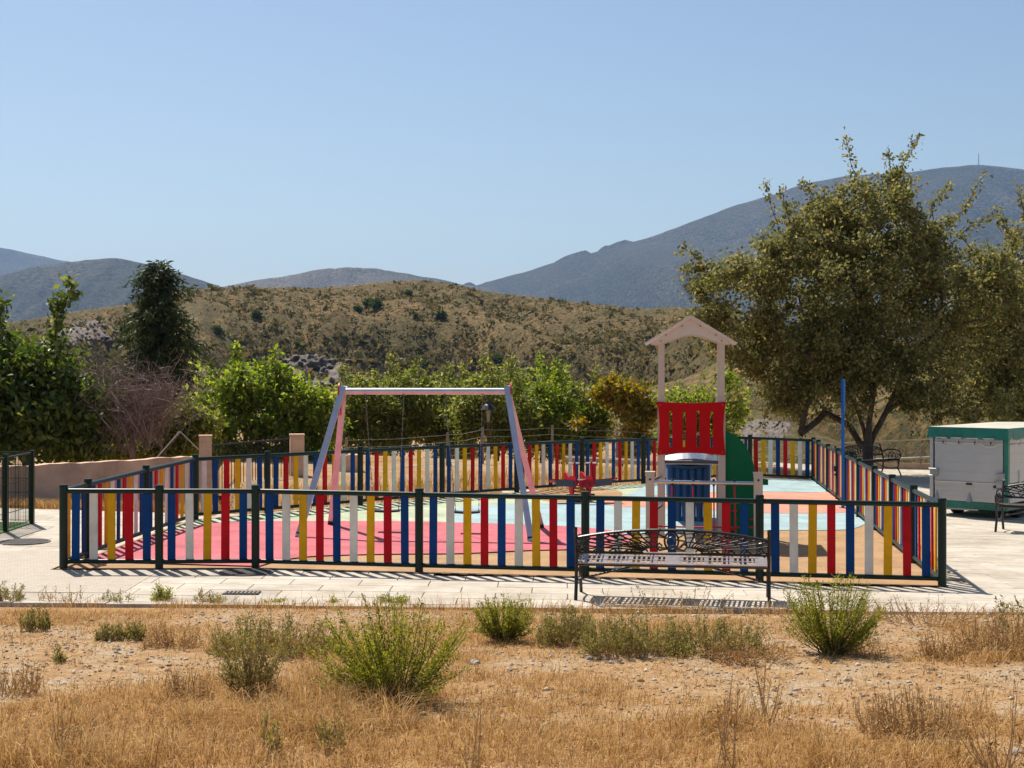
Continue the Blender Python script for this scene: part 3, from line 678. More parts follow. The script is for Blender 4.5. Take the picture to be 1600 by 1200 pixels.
# ------------------------------------------------------------------ aeroplane spring rider
def plane_rider():
    o = gp(905, 788); o.z += .06; root = thing('spring_rider', 'small red aeroplane spring rider with grey wings near the back fence', 'spring rider', o, math.radians(14))
    k = o.y/FPX
    c = MB(); pts = [(.10*math.cos(t*.55), .10*math.sin(t*.55), .03+t*.0052) for t in range(0, 60)]; c.tube(pts, .016, 6); part('spring', c, M['yellow_spring'], root, True)
    c = MB(); c.lathe((0, 0, 0), [(.16, 0), (.16, .02), (.1, .035)], 14); part('base_plate', c, M['black'], root)
    z0 = .31
    Mx = lambda x: Matrix.Translation((x, 0, 0)) @ Matrix(((0, 0, 1, 0), (1, 0, 0, 0), (0, 1, 0, 0), (0, 0, 0, 1)))
    side = [(-.42, z0+.02), (-.36, z0+.15), (-.1, z0+.17), (.12, z0+.12), (.28, z0+.19), (.42, z0+.20), (.44, z0+.12), (.40, z0), (.1, z0-.06), (.0, z0-.22), (-.14, z0-.22), (-.2, z0-.04)]
    for x in (-.16, .16):
        m = MB(); m.prism([(p[0], p[1]) for p in side], Mx(x), .03); part('side_panel', m, M['redplane'], root)
        m = MB(); m.prism([(-.32, z0+.13), (-.20, z0+.13), (-.17, z0+.42), (-.26, z0+.42)], Mx(x), .028); part('upright', m, M['redplane'], root)
        h = MB(); h.tube([(x-.10, -.21, z0+.40), (x+.10, -.21, z0+.40)], .016, 8); part('handle', h, M['slat_w'], root, True)
        h = MB(); h.tube([(x-.11, -.08, z0-.19), (x+.11, -.08, z0-.19)], .02, 8); part('foot_peg', h, M['black'], root, True)
    m = MB()
    m.add([(-.11, -.46, z0-.03), (.11, -.46, z0-.03), (.14, -.46, z0+.09), (0, -.46, z0+.13), (-.14, -.46, z0+.09), (-.11, -.40, z0-.03), (.11, -.40, z0-.03), (.14, -.40, z0+.09), (0, -.40, z0+.13), (-.14, -.40, z0+.09)], [(0, 1, 2, 3, 4), (9, 8, 7, 6, 5), (0, 5, 6, 1), (1, 6, 7, 2), (2, 7, 8, 3), (3, 8, 9, 4), (4, 9, 5, 0)])
    ns = part('nose', m, M['redplane'], root)
    for x in (-.05, .06):
        e = MB(); e.tube([(x, -.468, z0+.04), (x, -.45, z0+.04)], .024, 10); part('eye', e, M['black'], ns)
    for s in (-1, 1):
        m = MB(); m.add([(s*.13, -.30, z0+.10), (s*.64, -.30, z0+.13), (s*.58, -.04, z0+.07), (s*.13, -.02, z0+.04), (s*.13, -.30, z0+.075), (s*.64, -.30, z0+.105), (s*.58, -.04, z0+.045), (s*.13, -.02, z0+.015)], [(0, 1, 2, 3), (7, 6, 5, 4), (0, 4, 5, 1), (1, 5, 6, 2), (2, 6, 7, 3), (3, 7, 4, 0)])
        w = part('wing', m, M['redplane'], root)
        m = MB(); m.add([(s*.15, -.315, z0+.095), (s*.56, -.315, z0+.105), (s*.52, -.325, z0+.0), (s*.15, -.325, z0-.03), (s*.15, -.295, z0+.095), (s*.56, -.295, z0+.105), (s*.52, -.305, z0+.0), (s*.15, -.305, z0-.03)], [(0, 1, 2, 3), (7, 6, 5, 4), (0, 4, 5, 1), (1, 5, 6, 2), (2, 6, 7, 3), (3, 7, 4, 0)])
        part('wing_flap', m, M['grey_panel'], w)
    m = MB(); m.box((0, .12, z0+.06), (.28, .30, .03)); part('seat', m, M['grey_panel'], root)
plane_rider()

# ------------------------------------------------------------------ sign pole by the gate
o = gp(1317, 799); o.z += .05; root = thing('blue_sign_post', 'tall blue post with a narrow sign seen edge on by the gate', 'sign post', o, -math.atan2(o.x, o.y)-.03)
m = MB(); m.box((0, 0, 1.17), (.058, .058, 2.4)); part('post', m, M['bluepole'], root)
m = MB(); m.box((.03, -.28, 2.06), (.022, .62, .62)); part('sign_plate', m, M['bluepole'], root)
m = MB(); m.box((0, 0, .01), (.14, .14, .02)); part('base_plate', m, M['bluepole'], root)

# ------------------------------------------------------------------ cast-iron benches
def bench(label, loc, rz, L=2.1):
    root = thing('bench', label, 'bench', loc, rz, 'cast-iron benches')
    for s in (-1, 1):
        x = s*L/2; m = MB(); T = lambda pts, r=.016: m.tube([(x, p[0], p[1]) for p in pts], r, 6)
        T([(-.30, 0), (-.24, .16), (-.22, .40), (-.25, .55), (-.32, .755)], .021); T([(-.32, .755), (-.335, .78), (-.325, .795)], .024)
        T([(.30, 0), (.27, .08), (.20, .20), (.235, .36), (.24, .43)], .02)
        T([(-.22, .40), (0, .41), (.24, .43)], .016)
        T([(-.27, .60), (-.1, .665), (.12, .665), (.25, .63), (.29, .57), (.26, .52), (.22, .55)], .018)
        T([(.24, .43), (.29, .49), (.28, .56)], .014)
        T([(-.24, .24), (-.1, .19), (.05, .19), (.20, .22)], .013)
        c = (.03, .50); R_ = .115
        T([(c[0]+R_*math.cos(t/14*6.2832), c[1]+R_*.9*math.sin(t/14*6.2832)) for t in range(15)], .012)
        for t in range(6): T([c, (c[0]+R_*math.cos(t*1.047), c[1]+R_*.9*math.sin(t*1.047))], .009)
        T([(-.22, .45), (-.12, .52), (-.2, .6)], .011); T([(.14, .45), (.2, .5), (.16, .6)], .011)
        part('end_frame', m, M['iron'], root, True)
    # back: arched top rail, lower rail and a web of ribs
    def bp(x, h): return Vector((x, -.255-(h-.50)*.26, h))
    hw = L/2; top = lambda x: .68+.105*(1-(abs(x)/hw)**2.2); low = lambda x: .51+.01*math.cos(x*3)
    m = MB(); m.tube([bp(-hw+2*hw*i/24, top(-hw+2*hw*i/24)) for i in range(25)], .016, 6); m.tube([bp(-hw+2*hw*i/24, low(0)) for i in range(25)], .013, 6); part('back_rail', m, M['iron'], root, True)
    m = MB()
    for s in (-1, 1):
        f = (s*.17, .515)
        ends = []
        for i in range(9):
            x = s*(.14+(hw-.14)*(i/8)**1.0); ends.append((x, top(x)-.01))
        ends += [(s*hw, .62), (s*hw*.98, .55)]
        for (x, h) in ends:
            pts = [bp(f[0]+(x-f[0])*t, f[1]+(h-f[1])*(t**.8)+.012*math.sin(t*6.28)) for t in (.16, .3, .45, .6, .8, 1)]
            m.tube(pts, [.007, .008, .008, .009, .010, .010], 5)
        for t in (.25, .45, .66, .86):
            pts = []
            for j, (x, h) in enumerate(ends):
                q = t*(1+.06*(j % 2)); pts.append(bp(f[0]+(x-f[0])*q, f[1]+(h-f[1])*(q**.8)))
            m.tube(pts, .008, 5)
        for i in range(5):
            x = s*(.30+i*.17); m.tube([bp(x, low(x)), bp(x+s*.03, .545), bp(x-s*.02, .57), bp(x-s*.045, .545)], .012, 5)
            x = s*(.25+i*.17); h = top(x); m.tube([bp(x, h), bp(x+s*.035, h-.04), bp(x-s*.01, h-.055), bp(x-s*.03, h-.03)], .011, 5)
    m.tube([bp(.075*math.cos(t/16*6.2832), .665+.10*math.sin(t/16*6.2832)) for t in range(17)], .012, 6)
    m.tube([bp(.045*math.cos(t/12*6.2832), .655+.05*math.sin(t/12*6.2832)) for t in range(13)], .010, 5)
    for s in (-1, 1): m.tube([bp(s*.05, .58), bp(s*.13, .56), bp(s*.17, .60), bp(s*.13, .64), bp(s*.10, .61)], .012, 5); m.tube([bp(s*.07, .70), bp(s*.14, .74), bp(s*.12, .80)], .010, 5)
    part('back_lattice', m, M['iron'], root, True)
    # pierced seat plate, a little higher at the front
    def sp(x, y): return Vector((x, y, .405+(y+.22)*.13))
    rot = Matrix.Rotation(math.atan(.13), 3, 'X'); m = MB()
    for y, w in ((-.225, .05), (-.07, .02), (.08, .02), (.235, .05)): m.box(sp(0, y), (L-.03, w, .014), rot)
    x = -hw+.03; i = 0
    while x < hw-.02:
        if abs(x) > .07:
            m.box(sp(x, 0)-Vector((0, 0, .0015)), (.022 if i % 5 else .05, .45, .010), rot)
        x += .052 if i % 5 else .066; i += 1
    m.box(sp(0, 0)+Vector((0, 0, .001)), (.16, .44, .012), rot)
    for s in (-1, 1): m.box(sp(s*(hw-.06), 0)+Vector((0, 0, .001)), (.09, .44, .012), rot)
    part('seat', m, M['seat_iron'], root)
    m = MB(); m.tube([(-hw, -.23, .22), (-hw*.45, -.1, .35), (-.3, 0, .385)], .012, 6); m.tube([(hw, -.23, .22), (hw*.45, -.1, .35), (.3, 0, .385)], .012, 6); m.tube([(-hw, .23, .41), (hw, .23, .41)], .016, 6); m.tube([(-hw, -.23, .385), (hw, -.23, .385)], .014, 6); part('brace', m, M['iron'], root, True)
    return root
M['seat_iron'] = mat('pale_seat_iron', (.28, .235, .22), .35, .3, .25, 10, .1, 60, spec=.6)  # seat plate coloured much paler than the cast iron of the frame
a, b = gp(906, 944), gp(1209, 953); c = (a+b)/2; c.y += .32; c.z = float(gz(c.x, c.y))+.038
bench('black cast-iron bench with its back to the camera in front of the fence', c, math.atan2(b.y-a.y, b.x-a.x), (b-a).length)
bx_, by_ = 558/FPX*36.3, 36.3; bench('black cast-iron bench under the big tree beyond the fence', Vector((bx_, by_, float(gz(bx_, by_))+.06)), math.radians(-138), 1.9)
o = gp(1572, 832); rz3 = math.radians(150); Lb = 1.9
bench('black cast-iron bench beside the trailer at the right edge', Vector((o.x+math.cos(rz3+math.pi)*Lb/2-.14, o.y+math.sin(rz3+math.pi)*Lb/2-.1, float(gz(o.x, o.y))+.04)), rz3, Lb)

# ------------------------------------------------------------------ market trailer
def trailer():
    c = at(1573, 800, 25.3); g0 = float(gz(c.x, c.y))+.04
    root = thing('market_trailer', 'closed white panelled market trailer with green tarpaulin roof', 'trailer', (c.x, c.y, g0), math.radians(-40))
    # local: corner at origin, +x along the long right side (receding), -x ... the end panel runs along -x
    W_, L_ = 1.36, 3.0; zb, zt = .24, 1.44
    # end face lies in plane y=0 from x=-W_ to 0; long side lies in plane x=0 from y=0 to L_
    m = MB()
    m.box((-W_/2, L_/2, zb-.04), (W_, L_, .09)); m.box((-W_/2, .03, zb+.005), (W_+.04, .07, .075)); part('chassis', m, M['tarp'], root)
    rows = [(zb+.05, .62), (.635, zt-.13), (zt-.12, zt+.02)]
    for i, (z0, z1) in enumerate(rows):
        m = MB(); m.box((-W_/2, -.002*i, (z0+z1)/2), (W_-.12, .03, z1-z0)); p = part('end_panel', m, M['trailer'], root)
        n = 4 if i < 2 else 1
        for k in range(1, n):
            r_ = MB(); r_.box((-W_/2, -.002*i-.0165, z0+(z1-z0)*k/n), (W_-.14, .006, .008)); part('seam', r_, M['trailer'], p)
        m = MB(); m.box((0+.012, L_/2, (z0+z1)/2), (.03, L_-.14, z1-z0)); p = part('side_panel', m, M['trailer'], root)
        for k in range(1, n):
            r_ = MB(); r_.box((.029, L_/2, z0+(z1-z0)*k/n), (.006, L_-.16, .008)); part('seam', r_, M['trailer'], p)
        if i < 2:
            m = MB(); m.box((-W_/2, -.024, z1+.004), (W_-.12, .03, .014)); part('lip', m, M['slat_w'], root)
    m = MB(); m.box((.0, .0, (zb+zt)/2), (.075, .075, zt-zb+.05)); part('corner_post', m, M['tarp'], root)
    m = MB(); m.box((-W_, .0, (zb+zt)/2), (.06, .06, zt-zb)); part('corner_post', m, M['trailer'], root)
    m = MB(); m.box((-W_, L_, (zb+zt)/2), (.06, .06, zt-zb)); part('corner_post', m, M['trailer'], root); m = MB(); m.box((0, L_, (zb+zt)/2), (.07, .07, zt-zb)); part('corner_post', m, M['tarp'], root)
    m = MB(); m.box((-W_+.005, L_/2, (zb+zt)/2), (.03, L_-.1, zt-zb-.05)); m.box((-W_/2, L_, (zb+zt)/2), (W_-.1, .03, zt-zb-.05)); part('far_panels', m, M['trailer'], root)
    # tarpaulin: pale top, creased green skirt
    n = 26; m = MB(); vs = []; rng = random.Random(3)
    ring = [(-W_-.05, -.05), (.05, -.05), (.05, L_+.05), (-W_-.05, L_+.05)]
    pts = []
    for i in range(4):
        a = Vector(ring[i]); b = Vector(ring[(i+1) % 4])
        for k in range(n): pts.append(a+(b-a)*k/n)
    cen = Vector((-W_/2, L_/2)); k3 = len(pts)
    for p in pts: vs.append((p.x, p.y, zt+.15))
    for p in pts:
        q = (p-cen).normalized()*rng.uniform(-.01, .03); vs.append((p.x+q.x, p.y+q.y, zt+.07))
    for p in pts:
        q = (p-cen).normalized()*rng.uniform(-.01, .05); vs.append((p.x+q.x, p.y+q.y, zt-.04+rng.uniform(-.025, .02)))
    fs = [(r*k3+i, r*k3+(i+1) % k3, (r+1)*k3+(i+1) % k3, (r+1)*k3+i) for r in range(2) for i in range(k3)]
    m.add(vs, fs); part('tarpaulin_skirt', m, M['tarp'], root, True)
    m = MB(); vs = [(p.x, p.y, zt+.151) for p in pts]+[(-W_/2, .6, zt+.185), (-W_/2, L_-.6, zt+.185)]
    fs = []
    for i in range(k3):
        a, b = pts[i], pts[(i+1) % k3]; mid = (a.y+b.y)/2; fs.append((i, (i+1) % k3, k3 if mid < L_/2 else k3+1))
    fs.append((n+n//2, k3+1, k3)); fs.append((3*n+n//2, k3, k3+1)); m.add(vs, fs); part('tarpaulin_top', m, M['tarp_top'], root)
    for k in range(4):
        m = MB(); x = -W_+.2+k*.29; m.box((x, -.085, zt-.035), (.2, .012, .014)); part('eyelet_strip', m, M['slat_w'], root)
        m = MB(); m.tube([(x+.1, -.07, zt-.05), (x+.06, -.04, zt-.16)], .005, 5); part('lashing', m, M['log'], root)
        m = MB(); m.box((x+.02, -.03, zt-.12), (.012, .03, .05)); part('hook', m, M['iron'], root)
    m = MB(); m.tube([(-.42, -.05, zt-.13), (-.36, -.06, zt-.175), (-.24, -.06, zt-.18), (-.16, -.05, zt-.15)], .010, 6); part('rope_loop', m, M['slat_w'], root, True)
    m = MB(); m.tube([(.03, -.05, zt+.06), (.10, .3, zt-.16), (.05, .6, zt+.0)], .006, 5); part('rope', m, M['slat_w'], root)
    for (x, z) in ((-W_+.07, .78), (-.10, .60), (-.07, .74)):
        m = MB(); m.box((x, -.04, z), (.12, .05, .10)); m.tube([(x-.1, -.07, z+.06), (x+.07, -.07, z+.06)], .014, 6); m.tube([(x-.1, -.07, z-.06), (x+.06, -.07, z-.06)], .014, 6); part('latch', m, M['rim'], root)
    m = MB(); m.box((-W_/2+.02, -.035, .60), (.10, .03, .035)); m.box((-.17, -.035, .57), (.10, .03, .04)); part('handle', m, M['black'], root)
    for x in (-W_+.1, -W_/2+.02):
        m = MB(); m.add([(x-.04, -.03, .28), (x+.04, -.03, .28), (x, -.03, .46), (x-.04, -.07, .28), (x+.04, -.07, .28)], [(0, 1, 2), (0, 3, 4, 1), (3, 2, 4), (0, 2, 3), (1, 4, 2)]); part('hinge', m, M['rim'], root)
    m = MB(); m.box((.035, .5, .72), (.02, .03, .26)); part('lever', m, M['slat_w'], root)
    for (x, y) in ((-W_+.16, .75), (-.12, .75), (-W_+.16, 1.7), (-.12, 1.7)):
        w = MB(); prof = [(.12, -.07), (.20, -.075), (.22, -.05), (.22, .05), (.20, .075), (.12, .07)]; w.lathe((0, 0, 0), prof, 20)
        me = w.mesh('wheel', True); me.transform(Matrix.Rotation(math.pi/2, 4, 'Y')); wh = link('wheel', me, M['tyre'], root, (x, y, .20))
        r_ = MB(); r_.lathe((0, 0, 0), [(.12, -.05), (.12, .05), (.04, .065)], 14); me = r_.mesh('rim', True); me.transform(Matrix.Rotation(math.pi/2, 4, 'Y')); link('rim', me, M['rim'], wh)
    m = MB(); m.tube([(-W_+.1, .05, .14), (-.5, -.02, .15)], .02, 6); part('support_bar', m, M['rim'], root)
trailer()

# ------------------------------------------------------------------ left side: mesh fence, turf, covers
def mesh_fence():
    a = gp(50, 822); b = gp(9, 835); a.z += .03; b.z += .03; root = thing('mesh_fence', 'green welded-mesh fence with square posts around a small lawn', 'fence', a)
    d = (b-a); d.z = 0; c2 = b+d*2.6; c2.z = b.z; e2 = Vector((a.x-5, a.y+.55, a.z))
    for p in (a, b, c2, e2):
        m = MB(); q = p-a; m.box((q.x, q.y, .55), (.062, .062, 1.1)); m.box((q.x, q.y, 1.105), (.07, .07, .014)); part('post', m, M['green_paint'], root)
    for p, q in ((a, b), (b, c2), (a, e2)):
        L_ = (q-p).length; t = (q-p).normalized(); m = MB(); n = int(L_/.052)
        for i in range(1, n):
            w = p+t*(L_*i/n)-a; m.bar(w+Vector((0, 0, .04)), w+Vector((0, 0, 1.06)), .006, .006, (0, 1, 0))
        for z in (.06, .27, .48, .69, .90): m.bar(p-a+Vector((0, 0, z)), q-a+Vector((0, 0, z)), .008, .008)
        part('wire_panel', m, M['green_paint'], root)
        m = MB(); m.bar(p-a+Vector((0, 0, 1.075)), q-a+Vector((0, 0, 1.075)), .03, .025); part('top_bar', m, M['green_paint'], root)
    tag(link('lawn', sheet([(a.x, a.y), (b.x+.03, b.y), (c2.x, c2.y), (-18, c2.y), (-18, e2.y+.5), (e2.x, e2.y)], .05, .5), M['turf']), kind='structure')
mesh_fence()
def cover_disc(name, label, p, r, rect=None):
    root = thing(name, label, 'manhole cover', p)
    if rect is None:
        m = MB(); m.lathe((0, 0, 0), [(r, -.02), (r, .006), (r*.93, .008), (r*.93, .004), (r*.3, .004)], 28); f = part('ring', m, M['iron_plate'], root)
        m = MB()
        for i in range(-5, 6):
            y = i*r*.165; h = math.sqrt(max(0, (r*.9)**2-y*y)); m.box((0, y, .006), (2*h, r*.07, .008))
        part('tread', m, M['iron_plate'], root)
    else:
        m = MB(); w, h = rect
        m.box((0, 0, -.004), (w, h, .008)); part('frame', m, M['black'], root)
        for i in range(9):
            b = MB(); b.box((-w/2+w*(i+.5)/9, 0, .004), (w/9*.55, h*.9, .010)); part('grate_bar', b, M['iron_plate'], root)
p = gp(38, 851); p.z += .042; cover_disc('manhole_cover', 'round iron manhole cover by the lawn fence', p, .35)
p = gp(385, 899); p.z += .042; cover_disc('manhole_cover', 'round iron manhole cover under the fence shadow', p, .33)
p = gp(378, 932); p.z += .042; cover_disc('drain_grate', 'small rectangular drain grate in the pale paving', p, .2, (.40, .22))

# ------------------------------------------------------------------ behind the fence: wall, pillars, cars, railings
wa, wb_ = at(-60, 733, 25.3), at(313, 712, 28.4); zt = (wa.z+wb_.z)/2
root = thing('plaster_wall', 'long ochre plastered garden wall behind the left of the playground', 'wall', (wa.x, wa.y, -1.5))
m = MB(); o = Vector((wa.x, wa.y, -1.5)); A = Vector((0, 0, 0)); B = Vector((wb_.x-wa.x, wb_.y-wa.y, 0)); n = 24; rng = random.Random(5); t = B.normalized(); nn = Vector((-t.y, t.x, 0))*.11
vs = []
for i in range(n+1):
    p = A+B*i/n; z = (wa.z+(wb_.z-wa.z)*i/n)+1.5+rng.uniform(-.015, .015)
    vs += [p-nn, p+nn, p+nn+Vector((0, 0, z)), p-nn+Vector((0, 0, z))]
fs = [(i*4+a, i*4+(a+1) % 4, (i+1)*4+(a+1) % 4, (i+1)*4+a) for i in range(n) for a in range(4)]+[(0, 1, 2, 3), (n*4+3, n*4+2, n*4+1, n*4)]
m.add(vs, fs); part('wall_face', m, M['plaster'], root)
def pillar(u, vt, d, w, label, zb=-1.2):
    p = at(u, vt, d); root = thing('gate_pillar', label, 'pillar', (p.x, p.y, zb), math.radians(12), 'plastered garden pillars')
    m = MB(); h = p.z-zb; m.box((0, 0, h/2), (w, w, h)); part('shaft', m, M['plaster'], root)
    m = MB(); m.box((0, 0, h+.012), (w+.02, w+.02, .03)); part('cap', m, M['plaster'], root)
pillar(321, 682, 28.3, .24, 'plastered pillar with a flat cap at the end of the garden wall')
pillar(464, 680, 31.5, .30, 'plastered pillar half hidden by leaves left of the swing')
pillar(545, 712, 33.0, .5, 'low plastered pillar seen through the fence beside the swing leg')
pa, pb = at(332, 694, 28.6), at(452, 690, 31.3)
root = thing('iron_railing', 'black iron garden railing between the two plastered pillars', 'railing', (pa.x, pa.y, -.8)); o = Vector((pa.x, pa.y, -.8)); n = 26
for i in range(n+1):
    p = pa+(pb-pa)*i/n; m = MB(); m.bar((p.x-o.x, p.y-o.y, .1), (p.x-o.x, p.y-o.y, pa.z+.8+.04), .014, .014, (0, 1, 0)); part('bar', m, M['iron'], root)
for z in (.25, pa.z+.78): 
    m = MB(); m.bar((0, 0, z), (pb.x-pa.x, pb.y-pa.y, z), .03, .03); part('rail', m, M['iron'], root)
for k in range(7):
    m = MB(); m.bar((0, .05, .12+k*.11), (pb.x-pa.x, pb.y-pa.y+.05, .12+k*.11), .012, .09); part('board', m, M['black'], root)
def pergola():
    o = at(390, 700, 37.2); o.z = -2; root = thing('pergola', 'dark brown wooden pergola among the green trees on the left', 'pergola', o)
    zt = at(0, 667, 37.2).z-o.z
    for x in (-2.4, -.1, 1.3):
        for y in (0, 1.8):
            m = MB(); m.box((x, y, zt/2), (.11, .11, zt)); part('post', m, M['wood'], root)
    for y in (-.1, 1.9):
        m = MB(); m.box((-.55, y, zt+.06), (4.4, .09, .15)); part('beam', m, M['wood'], root)
    for i in range(9):
        m = MB(); m.box((-2.5+i*.5, .9, zt+.17), (.07, 2.5, .09)); part('rafter', m, M['wood'], root)
    m = MB(); m.tube([(-2.45, -.1, .9), (-1.75, -.1, zt-.15)], .022, 6); part('prop', m, M['greypost'], root)
pergola()
m = MB(); a = at(246, 714, 28.2); b = at(281, 674, 28.2); o = Vector((a.x, a.y, a.z-.9)); m.tube([a-o-(b-a)*.8, b-o], .014, 6); m.tube([b-o, b-o+Vector((.35, .05, -.35))], .012, 6)
tag(link('wall_stay', m.mesh('wall_stay'), M['wire'], loc=o), 'thin grey metal stay leaning above the garden wall', 'stay')

def car(label, paint, loc, rz):
    root = thing('parked_car', label, 'car', loc, rz, 'cars parked on the lower street')
    L_, W_ = 4.0, 1.7; low = [(-2.0, .30), (-2.02, .62), (-1.95, .86), (-1.30, .93), (1.0, .90), (1.85, .76), (2.0, .55), (2.0, .28)]
    up_ = [(-1.80, .90), (-1.45, 1.36), (-.9, 1.45), (.1, 1.45), (.45, 1.38), (1.15, .90)]
    def loft(prof, w0, w1, zlo, zhi):
        m = MB(); vs = []
        for (y, f) in ((-w0/2, 0), (-w0/2+.04, 1), (w0/2-.04, 1), (w0/2, 0)): pass
        secs = []
        for s in (-1, 1):
            for (x, z) in prof:
                k = (z-zlo)/(zhi-zlo); w = w0+(w1-w0)*k; secs.append((x, s*w/2, z))
        n = len(prof); fs = [tuple(range(n)), tuple(range(2*n-1, n-1, -1))]+[(i, n+i, n+(i+1) % n, (i+1) % n) for i in range(n)]
        return m.add(secs, fs)
    part('body', loft(low, 1.7, 1.62, .3, .93), paint, root, True); part('roof', loft(up_, 1.58, 1.22, .9, 1.45), paint, root, True)
    for s in (-1, 1):
        for (p) in ([(-1.42, .97), (-1.2, 1.32), (-.45, 1.37), (-.45, .97)], [(-.38, .97), (-.38, 1.37), (.2, 1.36), (.85, .97)]):
            m = MB(); q = []
            for (x, z) in p:
                w = 1.58+(1.22-1.58)*(z-.9)/.55; q.append((x, s*(w/2+.006), z))
            m.add(q, [(0, 1, 2, 3)]); part('window', m, M['glass'], root)
        m = MB(); m.box((.75, s*.90, .98), (.12, .16, .11)); part('mirror', m, paint, root)
        m = MB(); m.box((-1.99, s*.62, .74), (.06, .25, .16)); part('tail_light', m, M['lamp_red'], root)
        for x in (-1.25, 1.25):
            w = MB(); w.lathe((0, 0, 0), [(.18, -.09), (.29, -.10), (.31, -.06), (.31, .06), (.29, .10), (.18, .09)], 20); me = w.mesh('wheel', True); me.transform(Matrix.Rotation(math.pi/2, 4, 'X')); wh = link('wheel', me, M['tyre'], root, (x, s*.76, .31))
            w = MB(); w.lathe((0, 0, 0), [(.18, -.10), (.18, .10), (.05, .105)], 14); me = w.mesh('rim', True); me.transform(Matrix.Rotation(math.pi/2, 4, 'X')); link('rim', me, M['rim'], wh)
    m = MB(); m.add([(-1.815, -.62, .95), (-1.815, .62, .95), (-1.49, .52, 1.33), (-1.49, -.52, 1.33)], [(0, 1, 2, 3)]); part('rear_window', m, M['glass'], root)
    m = MB(); m.add([(1.12, -.66, .94), (1.12, .66, .94), (.49, .54, 1.36), (.49, -.54, 1.36)], [(3, 2, 1, 0)]); part('windscreen', m, M['glass'], root)
zs = float(ground_z(np.array(-8.0), np.array(26.2)))
p = at(122, 779, 25.9); car('dark navy car parked low behind the fence in front of the garden wall', M['carblue'], (p.x-.3, 25.75, p.z-1.46), math.radians(8))
p = at(0, 782, 25.6); car('silver car parked low behind the lawn fence at the left edge', M['carwhite'], (p.x-1.6, 25.2, p.z-1.48), math.radians(8))

# lantern, wire fence, log, low wall at the right
def lantern():
    d = 40; p = at(763, 620, d); zb = -3.0; root = thing('street_lantern', 'black street lantern standing among the shrubs behind the swing', 'street lamp', (p.x, p.y, zb)); h = p.z-zb
    m = MB(); m.lathe((0, 0, 0), [(.09, 0), (.09, .5), (.05, .6), (.04, h-.75), (.06, h-.70)], 10); part('pole', m, M['iron'], root, True)
    m = MB(); m.lathe((0, 0, h-.36), [(.20, 0), (.21, .01), (.12, .13), (.07, .17), (.07, .24), (.03, .30)], 12); part('hood', m, M['iron'], root)
    for i in range(4):
        th = i*math.pi/2+.785; m = MB(); m.tube([(.07*math.cos(th), .07*math.sin(th), h-.70), (.12*math.cos(th), .12*math.sin(th), h-.36)], .012, 5); part('lantern_bar', m, M['iron'], root)
    m = MB(); m.lathe((0, 0, h-.69), [(.055, 0), (.10, .32)], 8); part('lantern_glass', m, M['lglass'], root)
M['lglass'] = mat('lantern_glass', (.25, .26, .24), .15, 0, .1, 4, spec=.7); lantern()
def wire_fence():
    P = [at(540, 684, 33), at(698, 676, 35.5), at(753, 668, 36.6), at(862, 665, 38.5), at(963, 670, 40), at(1090, 676, 41)]
    o = Vector((P[2].x, P[2].y, -.6)); root = thing('wire_fence', 'weathered post and wire fence behind the slatted fence', 'fence', o)
    for p in P: m = MB(); m.tube([(p.x-o.x, p.y-o.y, -.3), (p.x-o.x+.02, p.y-o.y, p.z-o.z)], [.045, .035], 7); part('post', m, M['greypost'], root)
    for k in range(6):
        m = MB()
        for a, b in zip(P[:-1], P[1:]):
            a2 = a-o; b2 = b-o; dz = Vector((0, 0, -.06-k*.17)); mid = (a2+b2)/2+dz+Vector((0, 0, -.03)); m.tube([a2+dz, mid, b2+dz], .006, 4, False)
        part('wire', m, M['wire'], root)
wire_fence()
a, b = at(880, 716, 37.5), at(1265, 739, 36.5); o = (a+b)/2
m = MB(); m.tube([a-o, (a-o)*.3+Vector((0, .05, .02)), (b-o)*.4, b-o], [.07, .08, .075, .06], 8)
tag(link('timber_rail', m.mesh('timber_rail', True), M['log'], loc=o), 'pale fallen timber pole lying in dry grass behind the back fence', 'timber')
a, b = at(1295, 722, 41.3), at(1475, 715, 40.6); root = thing('low_wall_railing', 'low plastered wall with thin mesh railing behind the tree', 'railing', (a.x, a.y, -.6)); o = Vector((a.x, a.y, -.6))
m = MB(); m.bar((0, 0, (a.z+.6)/2-.1), (b.x-a.x, b.y-a.y, (a.z+.6)/2-.1), .2, a.z+.6+.2); part('wall', m, M['plaster'], root)
m = MB(); m.bar((0, 0, a.z+.6+.02), (b.x-a.x, b.y-a.y, b.z+.6+.02), .24, .05); part('coping', m, M['kerb'], root)
m = MB(); m.bar((0, 0, a.z+1.12), (b.x-a.x, b.y-a.y, b.z+1.12), .035, .035); part('top_rail', m, M['log'], root)
n = 40
for i in range(0, n+1, 8):
    p = (b-a)*i/n; m = MB(); m.bar((p.x, p.y, a.z+.6), (p.x, p.y, a.z+1.12), .03, .03, (0, 1, 0)); part('post', m, M['greypost'], root)
m = MB()
for i in range(n*2+1):
    p = (b-a)*i/(n*2); m.bar((p.x, p.y, a.z+.62), (p.x, p.y, a.z+1.1), .006, .006, (0, 1, 0))
for k in range(5): m.bar((0, 0, a.z+.7+k*.09), (b.x-a.x, b.y-a.y, b.z+.7+k*.09), .006, .006)
part('mesh_panel', m, M['greypost'], root)

